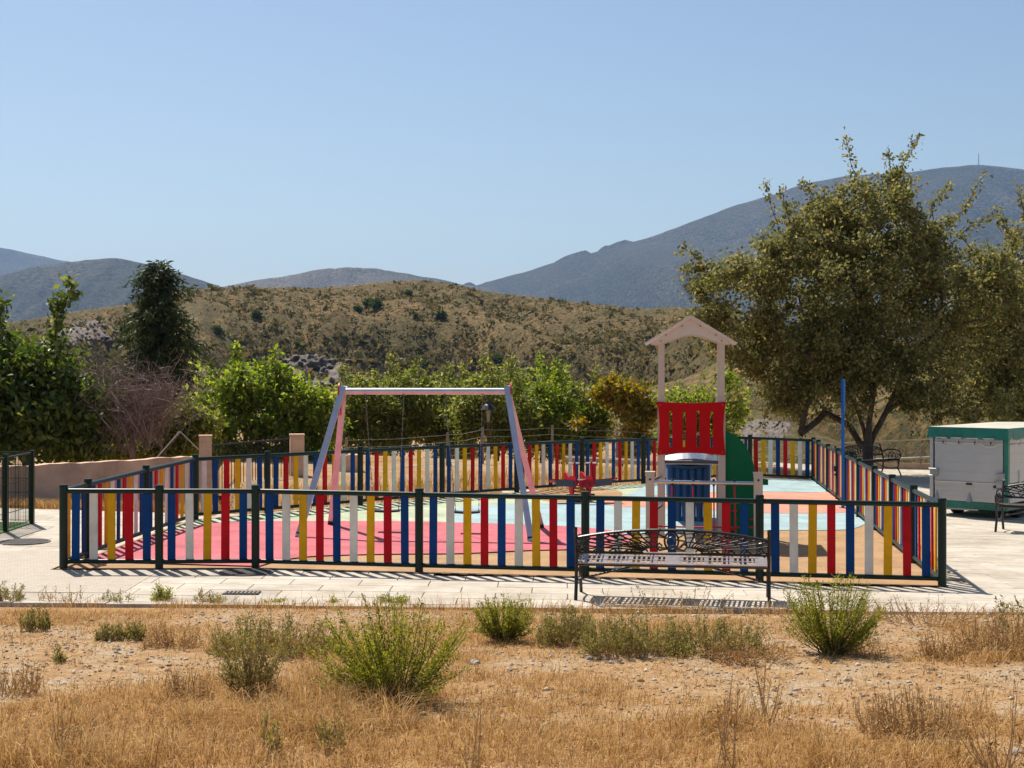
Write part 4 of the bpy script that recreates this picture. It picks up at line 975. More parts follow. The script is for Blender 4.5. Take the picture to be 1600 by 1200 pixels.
# ------------------------------------------------------------------ leaves and trees
def leaves(P, size, rng, aspect=.5, droop=.0, sizevar=.35, outward=None):
    n = len(P); s = size*(1+rng.uniform(-sizevar, sizevar, n))[:, None]
    a = rng.normal(0, 1, (n, 3)); a[:, 2] -= droop
    if outward is not None: a += outward*.8
    a /= np.linalg.norm(a, axis=1)[:, None]+1e-9
    b = np.cross(a, rng.normal(0, 1, (n, 3))); b /= np.linalg.norm(b, axis=1)[:, None]+1e-9; c = np.cross(a, b)
    V = np.stack([P, P+a*s*.5+b*s*aspect*.5+c*s*.06, P+a*s, P+a*s*.5-b*s*aspect*.5+c*s*.06], 1)
    F = np.arange(n*4).reshape(n, 4); return V.reshape(-1, 3), F
def branch_net(base, fork, tips, rng, r0, guides=()):
    """limbs grown from the fork towards every tip, thin at the ends"""
    nodes = [Vector(base), Vector(fork)]; par = [-1, 0]; ends = []
    for gl in guides:
        j = 1
        for q in gl: nodes.append(Vector(q)); par.append(j); j = len(nodes)-1
        ends.append(j)
    order = sorted(range(len(tips)), key=lambda i: (Vector(tips[i])-Vector(fork)).length)
    for i in order:
        tp = Vector(tips[i]); N = np.array([list(n) for n in nodes]); dist = np.linalg.norm(N-np.array(list(tp)), axis=1); dist[0] += 1e3
        h = N[:, 2]; cost = dist+np.where(h > tp.z, (h-tp.z)*.6, 0); j = int(np.argmin(cost)); p = nodes[j]; seg = max(1, int((tp-p).length/.45))
        for k in range(1, seg+1):
            q = p+(tp-p)*(k/seg)+Vector(rng.normal(0, .05, 3))*(k < seg)+Vector((0, 0, .06*math.sin(math.pi*k/seg)))
            nodes.append(q); par.append(j); j = len(nodes)-1
        ends.append(j)
    cnt = [0]*len(nodes)
    for e in ends:
        j = e
        while j != -1: cnt[j] += 1; j = par[j]
    tot = max(1, cnt[1]); rad = [max(.006, r0*(c/tot)**.45*.8) for c in cnt]; rad[0] = r0; rad[1] = r0*.8
    return nodes, par, rad
def limb_mesh(nodes, par, rad, n=6):
    P = np.array([list(p) for p in nodes]); idx = np.array([i for i in range(len(nodes)) if par[i] >= 0]); pr = np.array([par[i] for i in idx])
    A, B = P[pr], P[idx]; ra = np.array(rad)[pr]; rb = np.array(rad)[idx]; ra = np.minimum(ra, rb*1.6)
    t = B-A; t /= np.linalg.norm(t, axis=1)[:, None]+1e-9; ref = np.where(np.abs(t[:, 2:3]) > .9, np.array([[1., 0, 0]]), np.array([[0, 0, 1.]]))
    u = np.cross(t, ref); u /= np.linalg.norm(u, axis=1)[:, None]+1e-9; w = np.cross(t, u); V = []
    for q, r in ((A, ra), (B+t*.01, rb)):
        for k in range(n):
            th = 2*math.pi*k/n; V.append(q+(u*math.cos(th)+w*math.sin(th))*r[:, None])
    V = np.stack(V, 1); m = len(idx); off = np.arange(m)[:, None]*2*n; k = np.arange(n)
    F = np.stack([k, (k+1) % n, n+(k+1) % n, n+k], -1)[None]+off[:, :, None]
    return npmesh('limbs', V.reshape(-1, 3), F.reshape(-1, 4), True)
def in_ellipsoids(E, n, rng, shell=.55):
    W = np.array([e[1][0]*e[1][1]*e[1][2] for e in E]); ch = rng.choice(len(E), n, p=W/W.sum())
    d = rng.normal(0, 1, (n, 3)); d /= np.linalg.norm(d, axis=1)[:, None]; r = rng.uniform(shell**3, 1, n)**(1/3)
    C = np.array([e[0] for e in E])[ch]; R = np.array([e[1] for e in E])[ch]; return C+d*R*r[:, None]
def tree(name, label, cat, base, fork, E, ntips, nleaf, lsize, lmat, seed, r0=.18, spread=.3, droop=.3, aspect=.5, shell=.35, shoots=(), group=None, gap=.0, bark=None, guides=()):
    rng = np.random.default_rng(seed); base = Vector(base); root = thing(name, label, cat, base, 0, group); b = np.array(base)
    tips = in_ellipsoids(E, ntips, rng, shell)
    if gap: 
        keep = fbm(tips[:, 0]*1.1+seed, tips[:, 2]*1.1+tips[:, 1]*.7, seed, 2) > gap; tips = tips[keep]
    ex = []
    for (p0, p1, k) in shoots:
        for i in range(k): ex.append(np.array(p0)+(np.array(p1)-np.array(p0))*(i+1)/k+rng.normal(0, .03, 3))
    allt = np.vstack([tips, np.array(ex)]) if ex else tips
    nodes, par, rad = branch_net(base, fork, [tuple(t) for t in allt], rng, r0, guides)
    me = limb_mesh([n-base for n in nodes], par, rad); link('trunk', me, bark or M['bark'], root)
    w = rng.uniform(.4, 1.6, len(tips)); k = rng.choice(len(tips), nleaf, p=w/w.sum()); cen = np.mean([e[0] for e in E], 0)
    sp = spread*rng.uniform(.55, 1.35, len(tips))[k][:, None]
    P = tips[k]+rng.normal(0, 1, (nleaf, 3))*sp*np.array([1, 1, .8])
    if ex:
        exn = np.array(ex); k2 = rng.integers(0, len(exn), int(len(exn)*26)); P = np.vstack([P, exn[k2]+rng.normal(0, 1, (len(k2), 3))*np.array([.07, .07, .09])])
    out = P-cen; out /= np.linalg.norm(out, axis=1)[:, None]+1e-9
    V, F = leaves(P-b, lsize, rng, aspect, droop, outward=out*.5); link('crown', npmesh('crown', V, F), lmat, root)
    return root
def ell(u, v, d, ru, rv, rd=None, dd=0):
    k = d/FPX; p = at(u, v, d); return ((p.x, p.y+dd, p.z), (ru*k, (rd if rd else max(ru, rv)*.9)*k, rv*k))
LM = {}
LM['olive'] = leafmat('elm_leaves', [(0, (.08, .088, .03)), (.45, (.17, .172, .06)), (.8, (.27, .245, .09)), (1, (.40, .31, .13))], .48, .6, .2)
LM['dark'] = leafmat('dark_glossy_leaves', [(0, (.045, .075, .018)), (.6, (.10, .14, .03)), (1, (.25, .27, .06))], .5, .42, .4)
LM['fresh'] = leafmat('fresh_leaves', [(0, (.08, .135, .02)), (.5, (.19, .25, .04)), (1, (.40, .40, .09))], .58, .5, .3)
LM['mid'] = leafmat('shrub_leaves', [(0, (.08, .11, .022)), (.5, (.185, .21, .05)), (1, (.36, .33, .10))], .58, .5, .3)
LM['orange'] = leafmat('turning_leaves', [(0, (.10, .115, .022)), (.4, (.22, .215, .04)), (.75, (.38, .28, .05)), (1, (.42, .20, .035))], .48, .45, .4)
LM['conifer'] = leafmat('conifer_sprays', [(0, (.018, .034, .013)), (.6, (.045, .066, .024)), (1, (.11, .125, .045))], .3, .6, .25)
D1 = 38.2
tb = at(1356, 735, D1); tb.z = float(gz(tb.x, 38.2))-.05
tree('broadleaf_tree', 'big olive-leaved tree with forked trunk behind the right bench', 'tree', tb, at(1356, 700, D1),
     [ell(1340, 460, D1, 165, 150), ell(1170, 470, D1, 105, 95, 95), ell(1235, 560, D1, 105, 75), ell(1450, 500, D1, 130, 150), ell(1370, 350, D1, 105, 85), ell(1430, 590, D1, 120, 55), ell(1270, 390, D1, 85, 80), ell(1118, 440, D1, 55, 58, 50), ell(1460, 390, D1, 70, 60), ell(1545, 500, D1, 70, 100), ell(1205, 610, D1, 75, 45), ell(1300, 625, D1, 95, 45), ell(1500, 610, D1, 105, 48), ell(1560, 420, D1, 55, 60), ell(1570, 590, D1, 70, 50), ell(1515, 545, D1, 70, 60), ell(1220, 590, D1+.8, 80, 60)],
     1750, 98000, .112, LM['olive'], 101, .17, .155, .5, .55, .3, shoots=[(at(1340, 330, D1), at(1326, 222, D1), 9), (at(1385, 310, D1), at(1432, 216, D1), 9), (at(1230, 400, D1), at(1196, 290, D1), 6), (at(1470, 380, D1), at(1538, 275, D1), 8), (at(1150, 430, D1), at(1068, 390, D1), 6), (at(1290, 340, D1), at(1256, 285, D1), 5), (at(1450, 330, D1), at(1482, 290, D1), 5), (at(1130, 480, D1), at(1080, 520, D1), 5), (at(1240, 380, D1), at(1222, 300, D1), 5), (at(1400, 300, D1), at(1385, 240, D1), 4), (at(1500, 360, D1), at(1560, 330, D1), 5), (at(1220, 600, D1), at(1190, 660, D1), 4), (at(1260, 620, D1), at(1250, 680, D1), 4)], gap=.365, guides=[[at(1350, 672, D1), at(1340, 640, D1), at(1322, 605, D1), at(1300, 565, D1)], [at(1358, 660, D1-.2), at(1364, 620, D1-.3), at(1372, 570, D1-.3)], [at(1364, 682, D1), at(1384, 645, D1), at(1402, 605, D1), at(1425, 560, D1)], [at(1343, 692, D1+.3), at(1327, 665, D1+.5), at(1316, 630, D1+.7), at(1290, 600, D1+.9)]])
D2 = 41
tree('broadleaf_tree', 'olive tree cut by the right edge behind the trailer', 'tree', at(1640, 745, D2), at(1630, 660, D2), [ell(1610, 430, D2, 70, 80), ell(1640, 520, D2, 110, 110), ell(1570, 590, D2, 90, 60), ell(1510, 600, D2, 70, 50), ell(1700, 480, D2, 90, 120), ell(1545, 480, D2, 70, 105), ell(1560, 640, D2, 90, 26)], 620, 32000, .13, LM['olive'], 102, .17, .17, .4, .55, .3, shoots=[(at(1590, 400, D2), at(1562, 338, D2), 5), (at(1610, 380, D2), at(1594, 300, D2), 6)], gap=.33)
D4 = 29.5
tree('broadleaf_tree', 'dense dark green broadleaf tree overhanging the garden wall at far left', 'tree', at(40, 800, D4), at(45, 700, D4), [ell(55, 620, D4, 95, 80), ell(-30, 600, D4, 90, 80), ell(115, 640, D4, 45, 60), ell(60, 690, D4, 70, 25), ell(-60, 680, D4, 80, 40), ell(20, 560, D4, 60, 35), ell(130, 690, D4, 45, 26)], 340, 18000, .16, LM['dark'], 103, .14, .20, .6, .5, .3, shoots=[(at(80, 560, D4), at(112, 438, D4), 10), (at(95, 500, D4), at(85, 470, D4), 3), (at(-10, 540, D4), at(4, 470, D4), 5)])
D6 = 36
tree('garden_tree', 'bright green leafy tree behind the iron railing', 'tree', at(404, 760, D6), at(404, 690, D6), [ell(350, 620, D6, 55, 42), ell(400, 605, D6, 60, 42), ell(375, 660, D6, 80, 26), ell(330, 650, D6, 45, 30), ell(370, 705, D6, 75, 22)], 240, 13000, .13, LM['fresh'], 104, .10, .14, .4, .5, .15, shoots=[(at(365, 590, D6), at(370, 540, D6), 5), (at(420, 580, D6), at(432, 552, D6), 3), (at(330, 600, D6), at(322, 572, D6), 3)], gap=.37)
tree('garden_tree', 'yellow-green tree close to the left swing legs', 'tree', at(480, 760, D6), at(478, 700, D6), [ell(470, 640, D6, 50, 36), ell(500, 660, D6, 35, 28), ell(440, 600, D6, 28, 30), ell(450, 665, D6, 40, 22), ell(480, 705, D6, 60, 22)], 190, 9500, .13, LM['fresh'], 105, .09, .14, .4, .5, .15, gap=.35)
tree('garden_tree', 'green climbing foliage above the end of the garden wall', 'tree', at(270, 760, 31), at(270, 710, 31), [ell(275, 668, 31, 55, 26), ell(310, 650, 31, 35, 30), ell(225, 690, 31, 50, 18), ell(250, 700, 31, 60, 16), ell(190, 700, 31, 40, 20), ell(130, 700, 31, 50, 18)], 260, 10500, .12, LM['mid'], 106, .08, .13, .4, .5, .2, gap=.33)
D7 = 43
band = [(560, 640, 50, 48, 'slender green tree showing just right of the left swing leg', 'mid'), (625, 628, 55, 52, 'green tree under the left half of the swing beam', 'mid'), (700, 640, 55, 50, 'green tree behind the middle of the swing', 'mid'), (775, 628, 58, 56, 'tall green shrub tree around the street lantern', 'mid'), (845, 632, 56, 56, 'green shrub tree just right of the right swing legs', 'fresh'), (905, 642, 42, 48, 'green shrub tree left of the orange-leaved tree', 'mid')]
for i, (u, v, ru, rv, lab, lm) in enumerate(band):
    d = D7+(i % 3)*1.2
    tree('shrub_tree', lab, 'tree', at(u, 740, d), at(u+4, 690, d), [ell(u, v, d, ru, rv), ell(u-ru*.5, v+22, d, ru*.7, rv*.6), ell(u+ru*.5, v+20, d, ru*.7, rv*.6), ell(u, v+52, d, ru*1.05, rv*.55)], 230, 12000, .13, LM[lm], 120+i, .08, .16, .3, .45, .15, shoots=[(at(u-18+9*i % 20, v-rv*.7, d), at(u-25+13*i % 30, v-rv-16, d), 3), (at(u+20, v-rv*.7, d), at(u+26, v-rv-8-i % 3*5, d), 3)], group='trees behind the playground', gap=.34)
tree('broadleaf_tree', 'orange-tinged tree behind the left post of the play tower', 'tree', at(970, 740, 42), at(972, 690, 42), [ell(968, 638, 42, 52, 40), ell(935, 662, 42, 36, 26), ell(1000, 655, 42, 38, 32), ell(975, 612, 42, 32, 22), ell(965, 690, 42, 55, 24)], 200, 10500, .14, LM['orange'], 130, .08, .15, .3, .5, .15, gap=.35)
tree('shrub_tree', 'pale green tree seen between the posts of the play tower', 'tree', at(1075, 740, 45), at(1075, 690, 45), [ell(1062, 640, 45, 48, 30), ell(1110, 645, 45, 38, 38), ell(1140, 625, 45, 22, 44), ell(1085, 690, 45, 70, 24)], 190, 9500, .14, LM['fresh'], 131, .08, .2, .3, .5, .3, group='trees behind the playground', gap=.3)
# conifer with drooping sprays
def conifer():
    d = 46; k = d/FPX; rng = np.random.default_rng(77); top = at(246, 408, d); zb = -3.0; base = Vector((top.x, d, zb)); H = top.z-zb
    root = thing('conifer_tree', 'dark conical evergreen with drooping tips on the left', 'tree', base); m = MB(); m.tube([(0, 0, 0), (.05, 0, H*.5), (0, 0, H*.96)], [.16, .10, .02], 8)
    P = []; A = []
    nb = 230
    for i in range(nb):
        s = (i+.5)/nb; z = H*(.12+.86*s); th = i*2.39996+rng.normal(0, .2); R = (2.15*(1-s)**.5+.12)*rng.uniform(.45, 1.12)*(.55+.85*float(vnoise(s*9+th*.0, th*.9, 8)))
        dv = np.array([math.cos(th), math.sin(th), 0]); pts = []
        for j in range(6):
            t = j/5; pts.append(np.array([0, 0, z])+dv*R*t+np.array([0, 0, .38*R*t-.42*R*t*t+.12*t]))
        m.tube([tuple(p) for p in pts], [.02, .016, .012, .01, .007, .004], 4, False)
        for j in range(int(44+60*R)):
            t = rng.uniform(.15, 1.05); q = np.array([0, 0, z])+dv*R*t+np.array([0, 0, .38*R*t-.42*R*t*t+.12*t])+rng.normal(0, .085, 3); P.append(q); A.append(dv*.9+np.array([0, 0, -.7]))
    part('trunk', m, M['bark'], root); V, F = leaves(np.array(P), .21, rng, .24, .4, outward=np.array(A)); link('crown', npmesh('crown', V, F), LM['conifer'], root)
conifer()
def dry_brush():
    d = 29.8; rng = np.random.default_rng(9); base = at(205, 735, d); root = thing('dry_shrub', 'leafless reddish-grey thicket of dry twigs beside the dark conifer', 'shrub', base); tw = MB()
    k = d/FPX; b = Vector(base)
    for i in range(330):
        th = rng.uniform(-1.0, 1.0); L_ = rng.uniform(.8, 1.75); y = rng.normal(0, .35)
        p0 = Vector((rng.normal(0, .35), rng.normal(0, .3), rng.uniform(.3, 1.0))); dirv = Vector((math.sin(th)*.75, y*.4, math.cos(th)*.8)).normalized(); p1 = p0+dirv*L_*.55+Vector((0, 0, .1)); p2 = p0+dirv*L_+Vector((rng.normal(0, .12), 0, -.05))
        tw.tube([p0, p1, p2], [.009, .006, .003], 4, False)
        for j in range(9):
            q = p0+(p2-p0)*rng.uniform(.3, 1.05); tw.tube([q, q+Vector((rng.normal(0, .17), rng.normal(0, .12), rng.uniform(-.06, .24)))], [.006, .003], 3, False)
    for (u, v) in ((288, 548), (268, 590), (300, 615), (170, 530), (140, 500)):
        p = at(u, v, d)-b; tw.tube([(0, 0, .6), (p.x*.5, 0, p.z*.62), (p.x, 0, p.z)], [.016, .011, .004], 5, False)
    tw.tube([(0, 0, 0), (.03, 0, .5), (-.05, 0, 1.0)], [.07, .05, .03], 7); part('twigs', tw, M['twig'], root)
dry_brush()

# ------------------------------------------------------------------ hill scrub, lone bushes, outcrops
def hill_points(n, rng, jit=1):
    ni, nj = HV.shape[:2]; j = rng.integers(0, nj-1, n); i = rng.integers(0, ni-1, n); fu = rng.random(n)[:, None]; fv = rng.random(n)[:, None]
    hill_points.g = GULLY['hill'][i, j]
    return (HV[i, j]*(1-fu)+HV[i, j+1]*fu)*(1-fv)+(HV[i+1, j]*(1-fu)+HV[i+1, j+1]*fu)*fv
rng = np.random.default_rng(55); P = hill_points(110000, rng); sel = np.abs(P[:, 0]/P[:, 1]) < .42; P = P[sel]; gm = hill_points.g[sel]
keep = rng.random(len(P)) < np.clip(.02+1.3*(fbm(P[:, 0]*.035, P[:, 1]*.035, 61, 3)-.36)+1.3*gm, .04, 1); P = P[keep]; gm = gm[keep]
def clumps(P, r, nl, ls, rng, flat=.6):
    n = len(P); Q = np.repeat(P, nl, 0); rr = np.repeat(r, nl)[:, None]; o = rng.normal(0, .5, (n*nl, 3)); o[:, 2] = np.abs(o[:, 2])*flat; return leaves(Q+o*rr, ls, rng, .8, 0, .5, outward=o) if np.isscalar(ls) else None
r = rng.lognormal(-.55, .4, len(P))*(1+1.1*gm)
def clump_mesh(name, P, r, nl, rng, q=.75):
    n = len(P); Q = np.repeat(P, nl, 0); rr = np.repeat(r, nl)[:, None]; o = rng.normal(0, .45, (n*nl, 3)); o[:, 2] = np.abs(o[:, 2])*.75
    s = rr*q*(1+rng.uniform(-.4, .4, (n*nl, 1))); a = o+rng.normal(0, .4, o.shape); a /= np.linalg.norm(a, axis=1)[:, None]+1e-9
    b = np.cross(a, rng.normal(0, 1, a.shape)); b /= np.linalg.norm(b, axis=1)[:, None]+1e-9; C = Q+o*rr
    V = np.stack([C-a*s*.3, C+b*s*.45, C+a*s*.7, C-b*s*.45], 1).reshape(-1, 3); return npmesh(name, V, np.arange(len(V)).reshape(-1, 4))
LM['scrub'] = leafmat('hill_scrub', [(0, (.05, .052, .018)), (.5, (.115, .098, .036)), (1, (.22, .16, .066))], .3, .8, .1)
nearm = P[:, 1] < 230
near_scrub = clump_mesh('near_scrub', P[nearm][::2], r[nearm][::2]*.8, 46, rng, .17)
tag(link('bank_scrub', near_scrub, LM['scrub']), 'scrub on the near bank under the big tree', kind='stuff')
P, r = P[~nearm], r[~nearm]
tag(link('hill_scrub', clump_mesh('hill_scrub', P, r, 6, rng), LM['scrub']), 'low scrub dotting the brown hillside', kind='stuff')
def hill_at(u, v):
    a = (u-800)/FPX; U = np.clip(int((u+500)/2600*(HV.shape[1]-1)), 0, HV.shape[1]-1); col = HV[:, U]; vv = YH-(col[:, 2]-CAMZ)/col[:, 1]*FPX; n = 100
    i = int(np.argmin(np.abs(vv[:n]-v))); return col[i]
LM['hillbush'] = leafmat('hill_bush', [(0, (.04, .06, .016)), (.6, (.08, .105, .03)), (1, (.15, .155, .05))], .35, .7, .15)
for (u, v, R_, lab) in ((560, 487, 1.3, 'small dark bush left in the trio on the hillside'), (577, 479, 1.5, 'middle dark bush of the trio on the hillside'), (590, 482, 1.9, 'largest right bush of the trio on the hillside'), (644, 462, 1.2, 'dark bush alone just below the hill summit'), (690, 497, 1.6, 'dark round bush on the mid hillside right of the trio'), (655, 498, .9, 'tiny bush left of the round hillside bush'), (402, 497, 1.6, 'dark bush in the left gully of the hill'), (470, 540, 1.3, 'bush above the pale rock outcrop on the hill'), (785, 570, 1.6, 'bush low on the hill above the swing right leg'), (670, 575, 1.4, 'bush low on the hill above the swing beam'), (340, 520, 1.5, 'bush on the hill slope right of the dark conifer')):
    p = hill_at(u, v); root = thing('hill_bush', lab, 'bush', tuple(p), 0, 'bushes on the brown hill'); rg = np.random.default_rng(int(u))
    m = MB(); m.tube([(0, 0, -.3), (.1, 0, R_*.6)], [.14, .06], 6); part('stem', m, M['bark'], root)
    d = rg.normal(0, 1, (420, 3)); d /= np.linalg.norm(d, axis=1)[:, None]; q = d*np.array([R_, R_, R_*.75])*rg.uniform(.35, 1, (420, 1))+np.array([0, 0, R_*.65])
    V, F = leaves(q, R_*.42, rg, .7, 0, .5, outward=d); link('crown', npmesh('crown', V, F), LM['hillbush'], root)
def outcrop(label, u, v, w, h, seed):
    na, nb = 70, 36; U = np.linspace(u-w/2, u+w/2, na); Vv = np.linspace(v+h/2, v-h/2, nb); S = np.zeros((nb, na, 3))
    for a_ in range(na):
        f = (U[a_]+500)/2600*(HV.shape[1]-1); j0 = int(f); col = HV[:, j0]*(1-(f-j0))+HV[:, j0+1]*(f-j0); col = col[:int(HV.shape[0]/1.6)]
        vv = np.minimum.accumulate(YH-(col[:, 2]-CAMZ)/col[:, 1]*FPX)
        for b_ in range(nb): i0 = np.interp(-Vv[b_], -vv, np.arange(len(vv))); k0 = min(int(i0), len(col)-2); S[b_, a_] = col[k0]*(1-(i0-k0))+col[k0+1]*(i0-k0)
    A, B = np.meshgrid(np.linspace(-1, 1, na), np.linspace(-1, 1, nb)); k = S[nb//2, na//2, 1]/FPX
    rid = 1-np.abs(fbm(A*2.6+seed, B*2.2, seed, 4)-.5)*4; n2 = fbm(A*9, B*6+seed, seed+3, 4)-.5
    env = 1-(A**2+B**2)*.95+(fbm(A*2+9, B*2, seed+7, 3)-.5)*1.5
    env = np.minimum(env, np.minimum((1-np.abs(A))*4, (1-np.abs(B))*4))-.22
    amp = h*k*.11; off = np.clip(env, -.6, .8)*amp*1.2+np.where(env > 0, (rid*.45+n2*2.6)*amp, 0)
    S[..., 2] += off*.45; S[..., 1] -= off*2.2; root = thing('rock_outcrop', label, 'rock', tuple(S[nb//2, na//2]))
    link('rock_face', npmesh('rock_face', S-S[nb//2, na//2], gridfaces(na, nb), False), M['rock'], root)
outcrop('grey and white rock outcrop low on the hill left of the swing', 480, 580, 150, 60, 3)
outcrop('grey rock scar on the hill slope left of the dark conifer', 135, 522, 100, 44, 4)
outcrop('dark rock on the bank right of the play tower', 1195, 672, 85, 36, 5)
outcrop('pale rock low on the hill left of the tower posts', 1005, 612, 60, 20, 6)

# ------------------------------------------------------------------ dry grass and weeds
def blades(P, h, w, lean, rng, zf=None):
    n = len(P); az = rng.uniform(0, 6.283, n); dirv = np.stack([np.cos(az), np.sin(az), np.zeros(n)], 1); side = np.stack([-np.sin(az+.6), np.cos(az+.6), np.zeros(n)], 1)
    L_ = (lean*rng.uniform(.2, 1.6, n))[:, None]; h = h[:, None]; w = w[:, None]; up = np.array([0, 0, 1.])
    m = P+dirv*h*L_*.35+up*h*.6; t = P+dirv*h*L_+up*h*(1-.25*L_)
    V = np.stack([P-side*w*.5, P+side*w*.5, m+side*w*.4, m-side*w*.4, t], 1).reshape(-1, 3); o = np.arange(n)[:, None]*5
    F = np.concatenate([o+np.array([[0, 1, 2]]), o+np.array([[0, 2, 3]]), o+np.array([[3, 2, 4]])], 1).reshape(-1, 3); return V, F
def straw_mat():
    m, nt, p = nm('dry_straw'); g = nt.nodes.new('ShaderNodeNewGeometry')
    r = ramp(nt, g.outputs['Random Per Island'], [(0, (.24, .11, .033)), (.3, (.44, .24, .072)), (.75, (.61, .375, .13)), (1, (.74, .54, .26))])
    nt.links.new(r.outputs[0], p.inputs['Base Color']); p.inputs['Roughness'].default_value = .7; p.inputs['Specular IOR Level'].default_value = .2
    tr = nt.nodes.new('ShaderNodeBsdfTranslucent'); mx = nt.nodes.new('ShaderNodeMixShader'); mx.inputs[0].default_value = .35
    nt.links.new(r.outputs[0], tr.inputs[0]); nt.links.new(p.outputs[0], mx.inputs[1]); nt.links.new(tr.outputs[0], mx.inputs[2]); nt.links.new(mx.outputs[0], nt.nodes['Material Output'].inputs[0]); return m
M['straw'] = straw_mat()
rng = np.random.default_rng(99)
def scatter(n, y0, y1, rng, margin=.40):
    y = np.sqrt(rng.uniform(y0**2, y1**2, n)); x = rng.uniform(-1, 1, n)*(margin*y+.3); return x, y
x, y = scatter(30000, 7.6, 15.0, rng); c = cover(x, y); edge = np.clip((15.0-y)/.6, 0, 1)
k = rng.random(len(x)) < (c**1.3*.8+.06)*(.4+.6*edge); x, y = x[k], y[k]
nb = 9; X = np.repeat(x, nb)+rng.normal(0, .045, len(x)*nb); Y = np.repeat(y, nb)+rng.normal(0, .045, len(x)*nb); tall = np.repeat(rng.lognormal(0, .35, len(x)), nb)
P = np.stack([X, Y, ground_z(X, Y)-.005], 1); h = rng.uniform(.03, .105, len(P))*tall*np.clip(.75+(11-Y)*.10, .6, 1.25)
V, F = blades(P, h, rng.uniform(.003, .006, len(P)), np.full(len(P), 1.0), rng)
tag(link('dry_grass', npmesh('dry_grass', V, F), M['straw']), 'straw-coloured dry grass covering the foreground', kind='stuff')
# taller golden tufts in patches
x, y = scatter(5200, 7.6, 12.6, rng); k = (fbm(x*.8+11, y*1.1, 131, 3) > .575) & (cover(x, y) > .15); x, y = x[k], y[k]; nb = 26
X = np.repeat(x, nb)+rng.normal(0, .05, len(x)*nb); Y = np.repeat(y, nb)+rng.normal(0, .05, len(x)*nb); P = np.stack([X, Y, ground_z(X, Y)-.005], 1)
V, F = blades(P, rng.uniform(.06, .24, len(P))*np.repeat(rng.lognormal(-.1, .3, len(x)), nb), rng.uniform(.003, .0055, len(P)), np.full(len(P), 1.0), rng)
tag(link('straw_tufts', npmesh('straw_tufts', V, F), M['straw']), 'taller golden straw tufts in patches across the foreground', kind='stuff')
# fringe of dry grass and soil along the edge of the paving
x = rng.uniform(-7.5, 7.5, 9000); y = kerb_y(x)-.03-np.abs(rng.normal(0, .16, 9000)); k = rng.random(9000) < np.clip((fbm(x*1.3, y*0, 91, 3)-.36)*4, .06, 1); x, y = x[k], y[k]
P = np.stack([x, y, ground_z(x, y)-.005], 1); V, F = blades(P, rng.uniform(.03, .16, len(P))*rng.lognormal(0, .3, len(P)), rng.uniform(.003, .006, len(P)), np.full(len(P), .8), rng)
tag(link('edge_grass', npmesh('edge_grass', V, F), M['straw']), 'fringe of dry grass along the edge of the paving', kind='stuff')
# litter lying flat
x, y = scatter(26000, 7.6, 15.1, rng); P = np.stack([x, y, ground_z(x, y)+.012], 1); az = rng.uniform(0, 6.28, len(x)); dv = np.stack([np.cos(az), np.sin(az), rng.normal(0, .12, len(x))], 1); sd = np.stack([-np.sin(az), np.cos(az), np.zeros(len(x))], 1); L_ = rng.uniform(.03, .13, len(x))[:, None]
V = np.stack([P-sd*.002, P+sd*.002, P+dv*L_+sd*.0015, P+dv*L_-sd*.0015], 1).reshape(-1, 3); tag(link('straw_litter', npmesh('straw_litter', V, np.arange(len(V)).reshape(-1, 4)), M['straw']), 'loose straw lying flat on the foreground soil', kind='stuff')
# gravel
x, y = scatter(9000, 7.6, 15.1, rng); k = rng.random(len(x)) < 1.1-cover(x, y); x, y = x[k], y[k]; n = len(x); s = rng.lognormal(-4.6, .45, n)[:, None, None]
oc = np.array([[1, 0, 0], [0, 1, 0], [-1, 0, 0], [0, -1, 0], [0, 0, .7], [0, 0, -.5]], float); V = np.stack([x, y, ground_z(x, y)+.004], 1)[:, None]+oc[None]*s*rng.uniform(.6, 1.4, (n, 6, 1))
of = np.array([[0, 1, 4], [1, 2, 4], [2, 3, 4], [3, 0, 4], [1, 0, 5], [2, 1, 5], [3, 2, 5], [0, 3, 5]]); F = (np.arange(n)[:, None, None]*6+of[None]).reshape(-1, 3)
M['gravel'] = leafmat('gravel', [(0, (.18, .13, .09)), (.5, (.36, .28, .20)), (1, (.60, .52, .43))], 0.0, .9, .2)
tag(link('gravel', npmesh('gravel', V.reshape(-1, 3), F), M['gravel']), 'small loose stones on the bare soil', kind='stuff')
# dry grass on the bank behind the fence and by the lower street
x = rng.uniform(-6, 7, 60000); y = rng.uniform(24, 39, 60000)
def behind(x, y):
    yb = np.interp(x, [-4.93, -3.97, 5.6, 7.2], [22.9, 23.9, 34.6, 34.6]); return y-yb
k = (behind(x, y) > .2) & (behind(x, y) < 4.5) & (x < 7.1); k &= rng.random(len(x)) < .55; x, y = x[k], y[k]
x2 = rng.uniform(-12, -4.9, 16000); y2 = 24.1+rng.uniform(0, 1.0, 16000)+(x2+5)*-.02; x = np.r_[x, x2]; y = np.r_[y, y2]
P = np.stack([x, y, ground_z(x, y)-.01], 1); h = rng.uniform(.08, .38, len(P))*np.where(x < -4.9, .55, 1); V, F = blades(P, h, rng.uniform(.006, .012, len(P)), np.full(len(P), .6), rng)
tag(link('bank_grass', npmesh('bank_grass', V, F), M['straw']), 'golden dry grass on the bank behind the fence', kind='stuff')

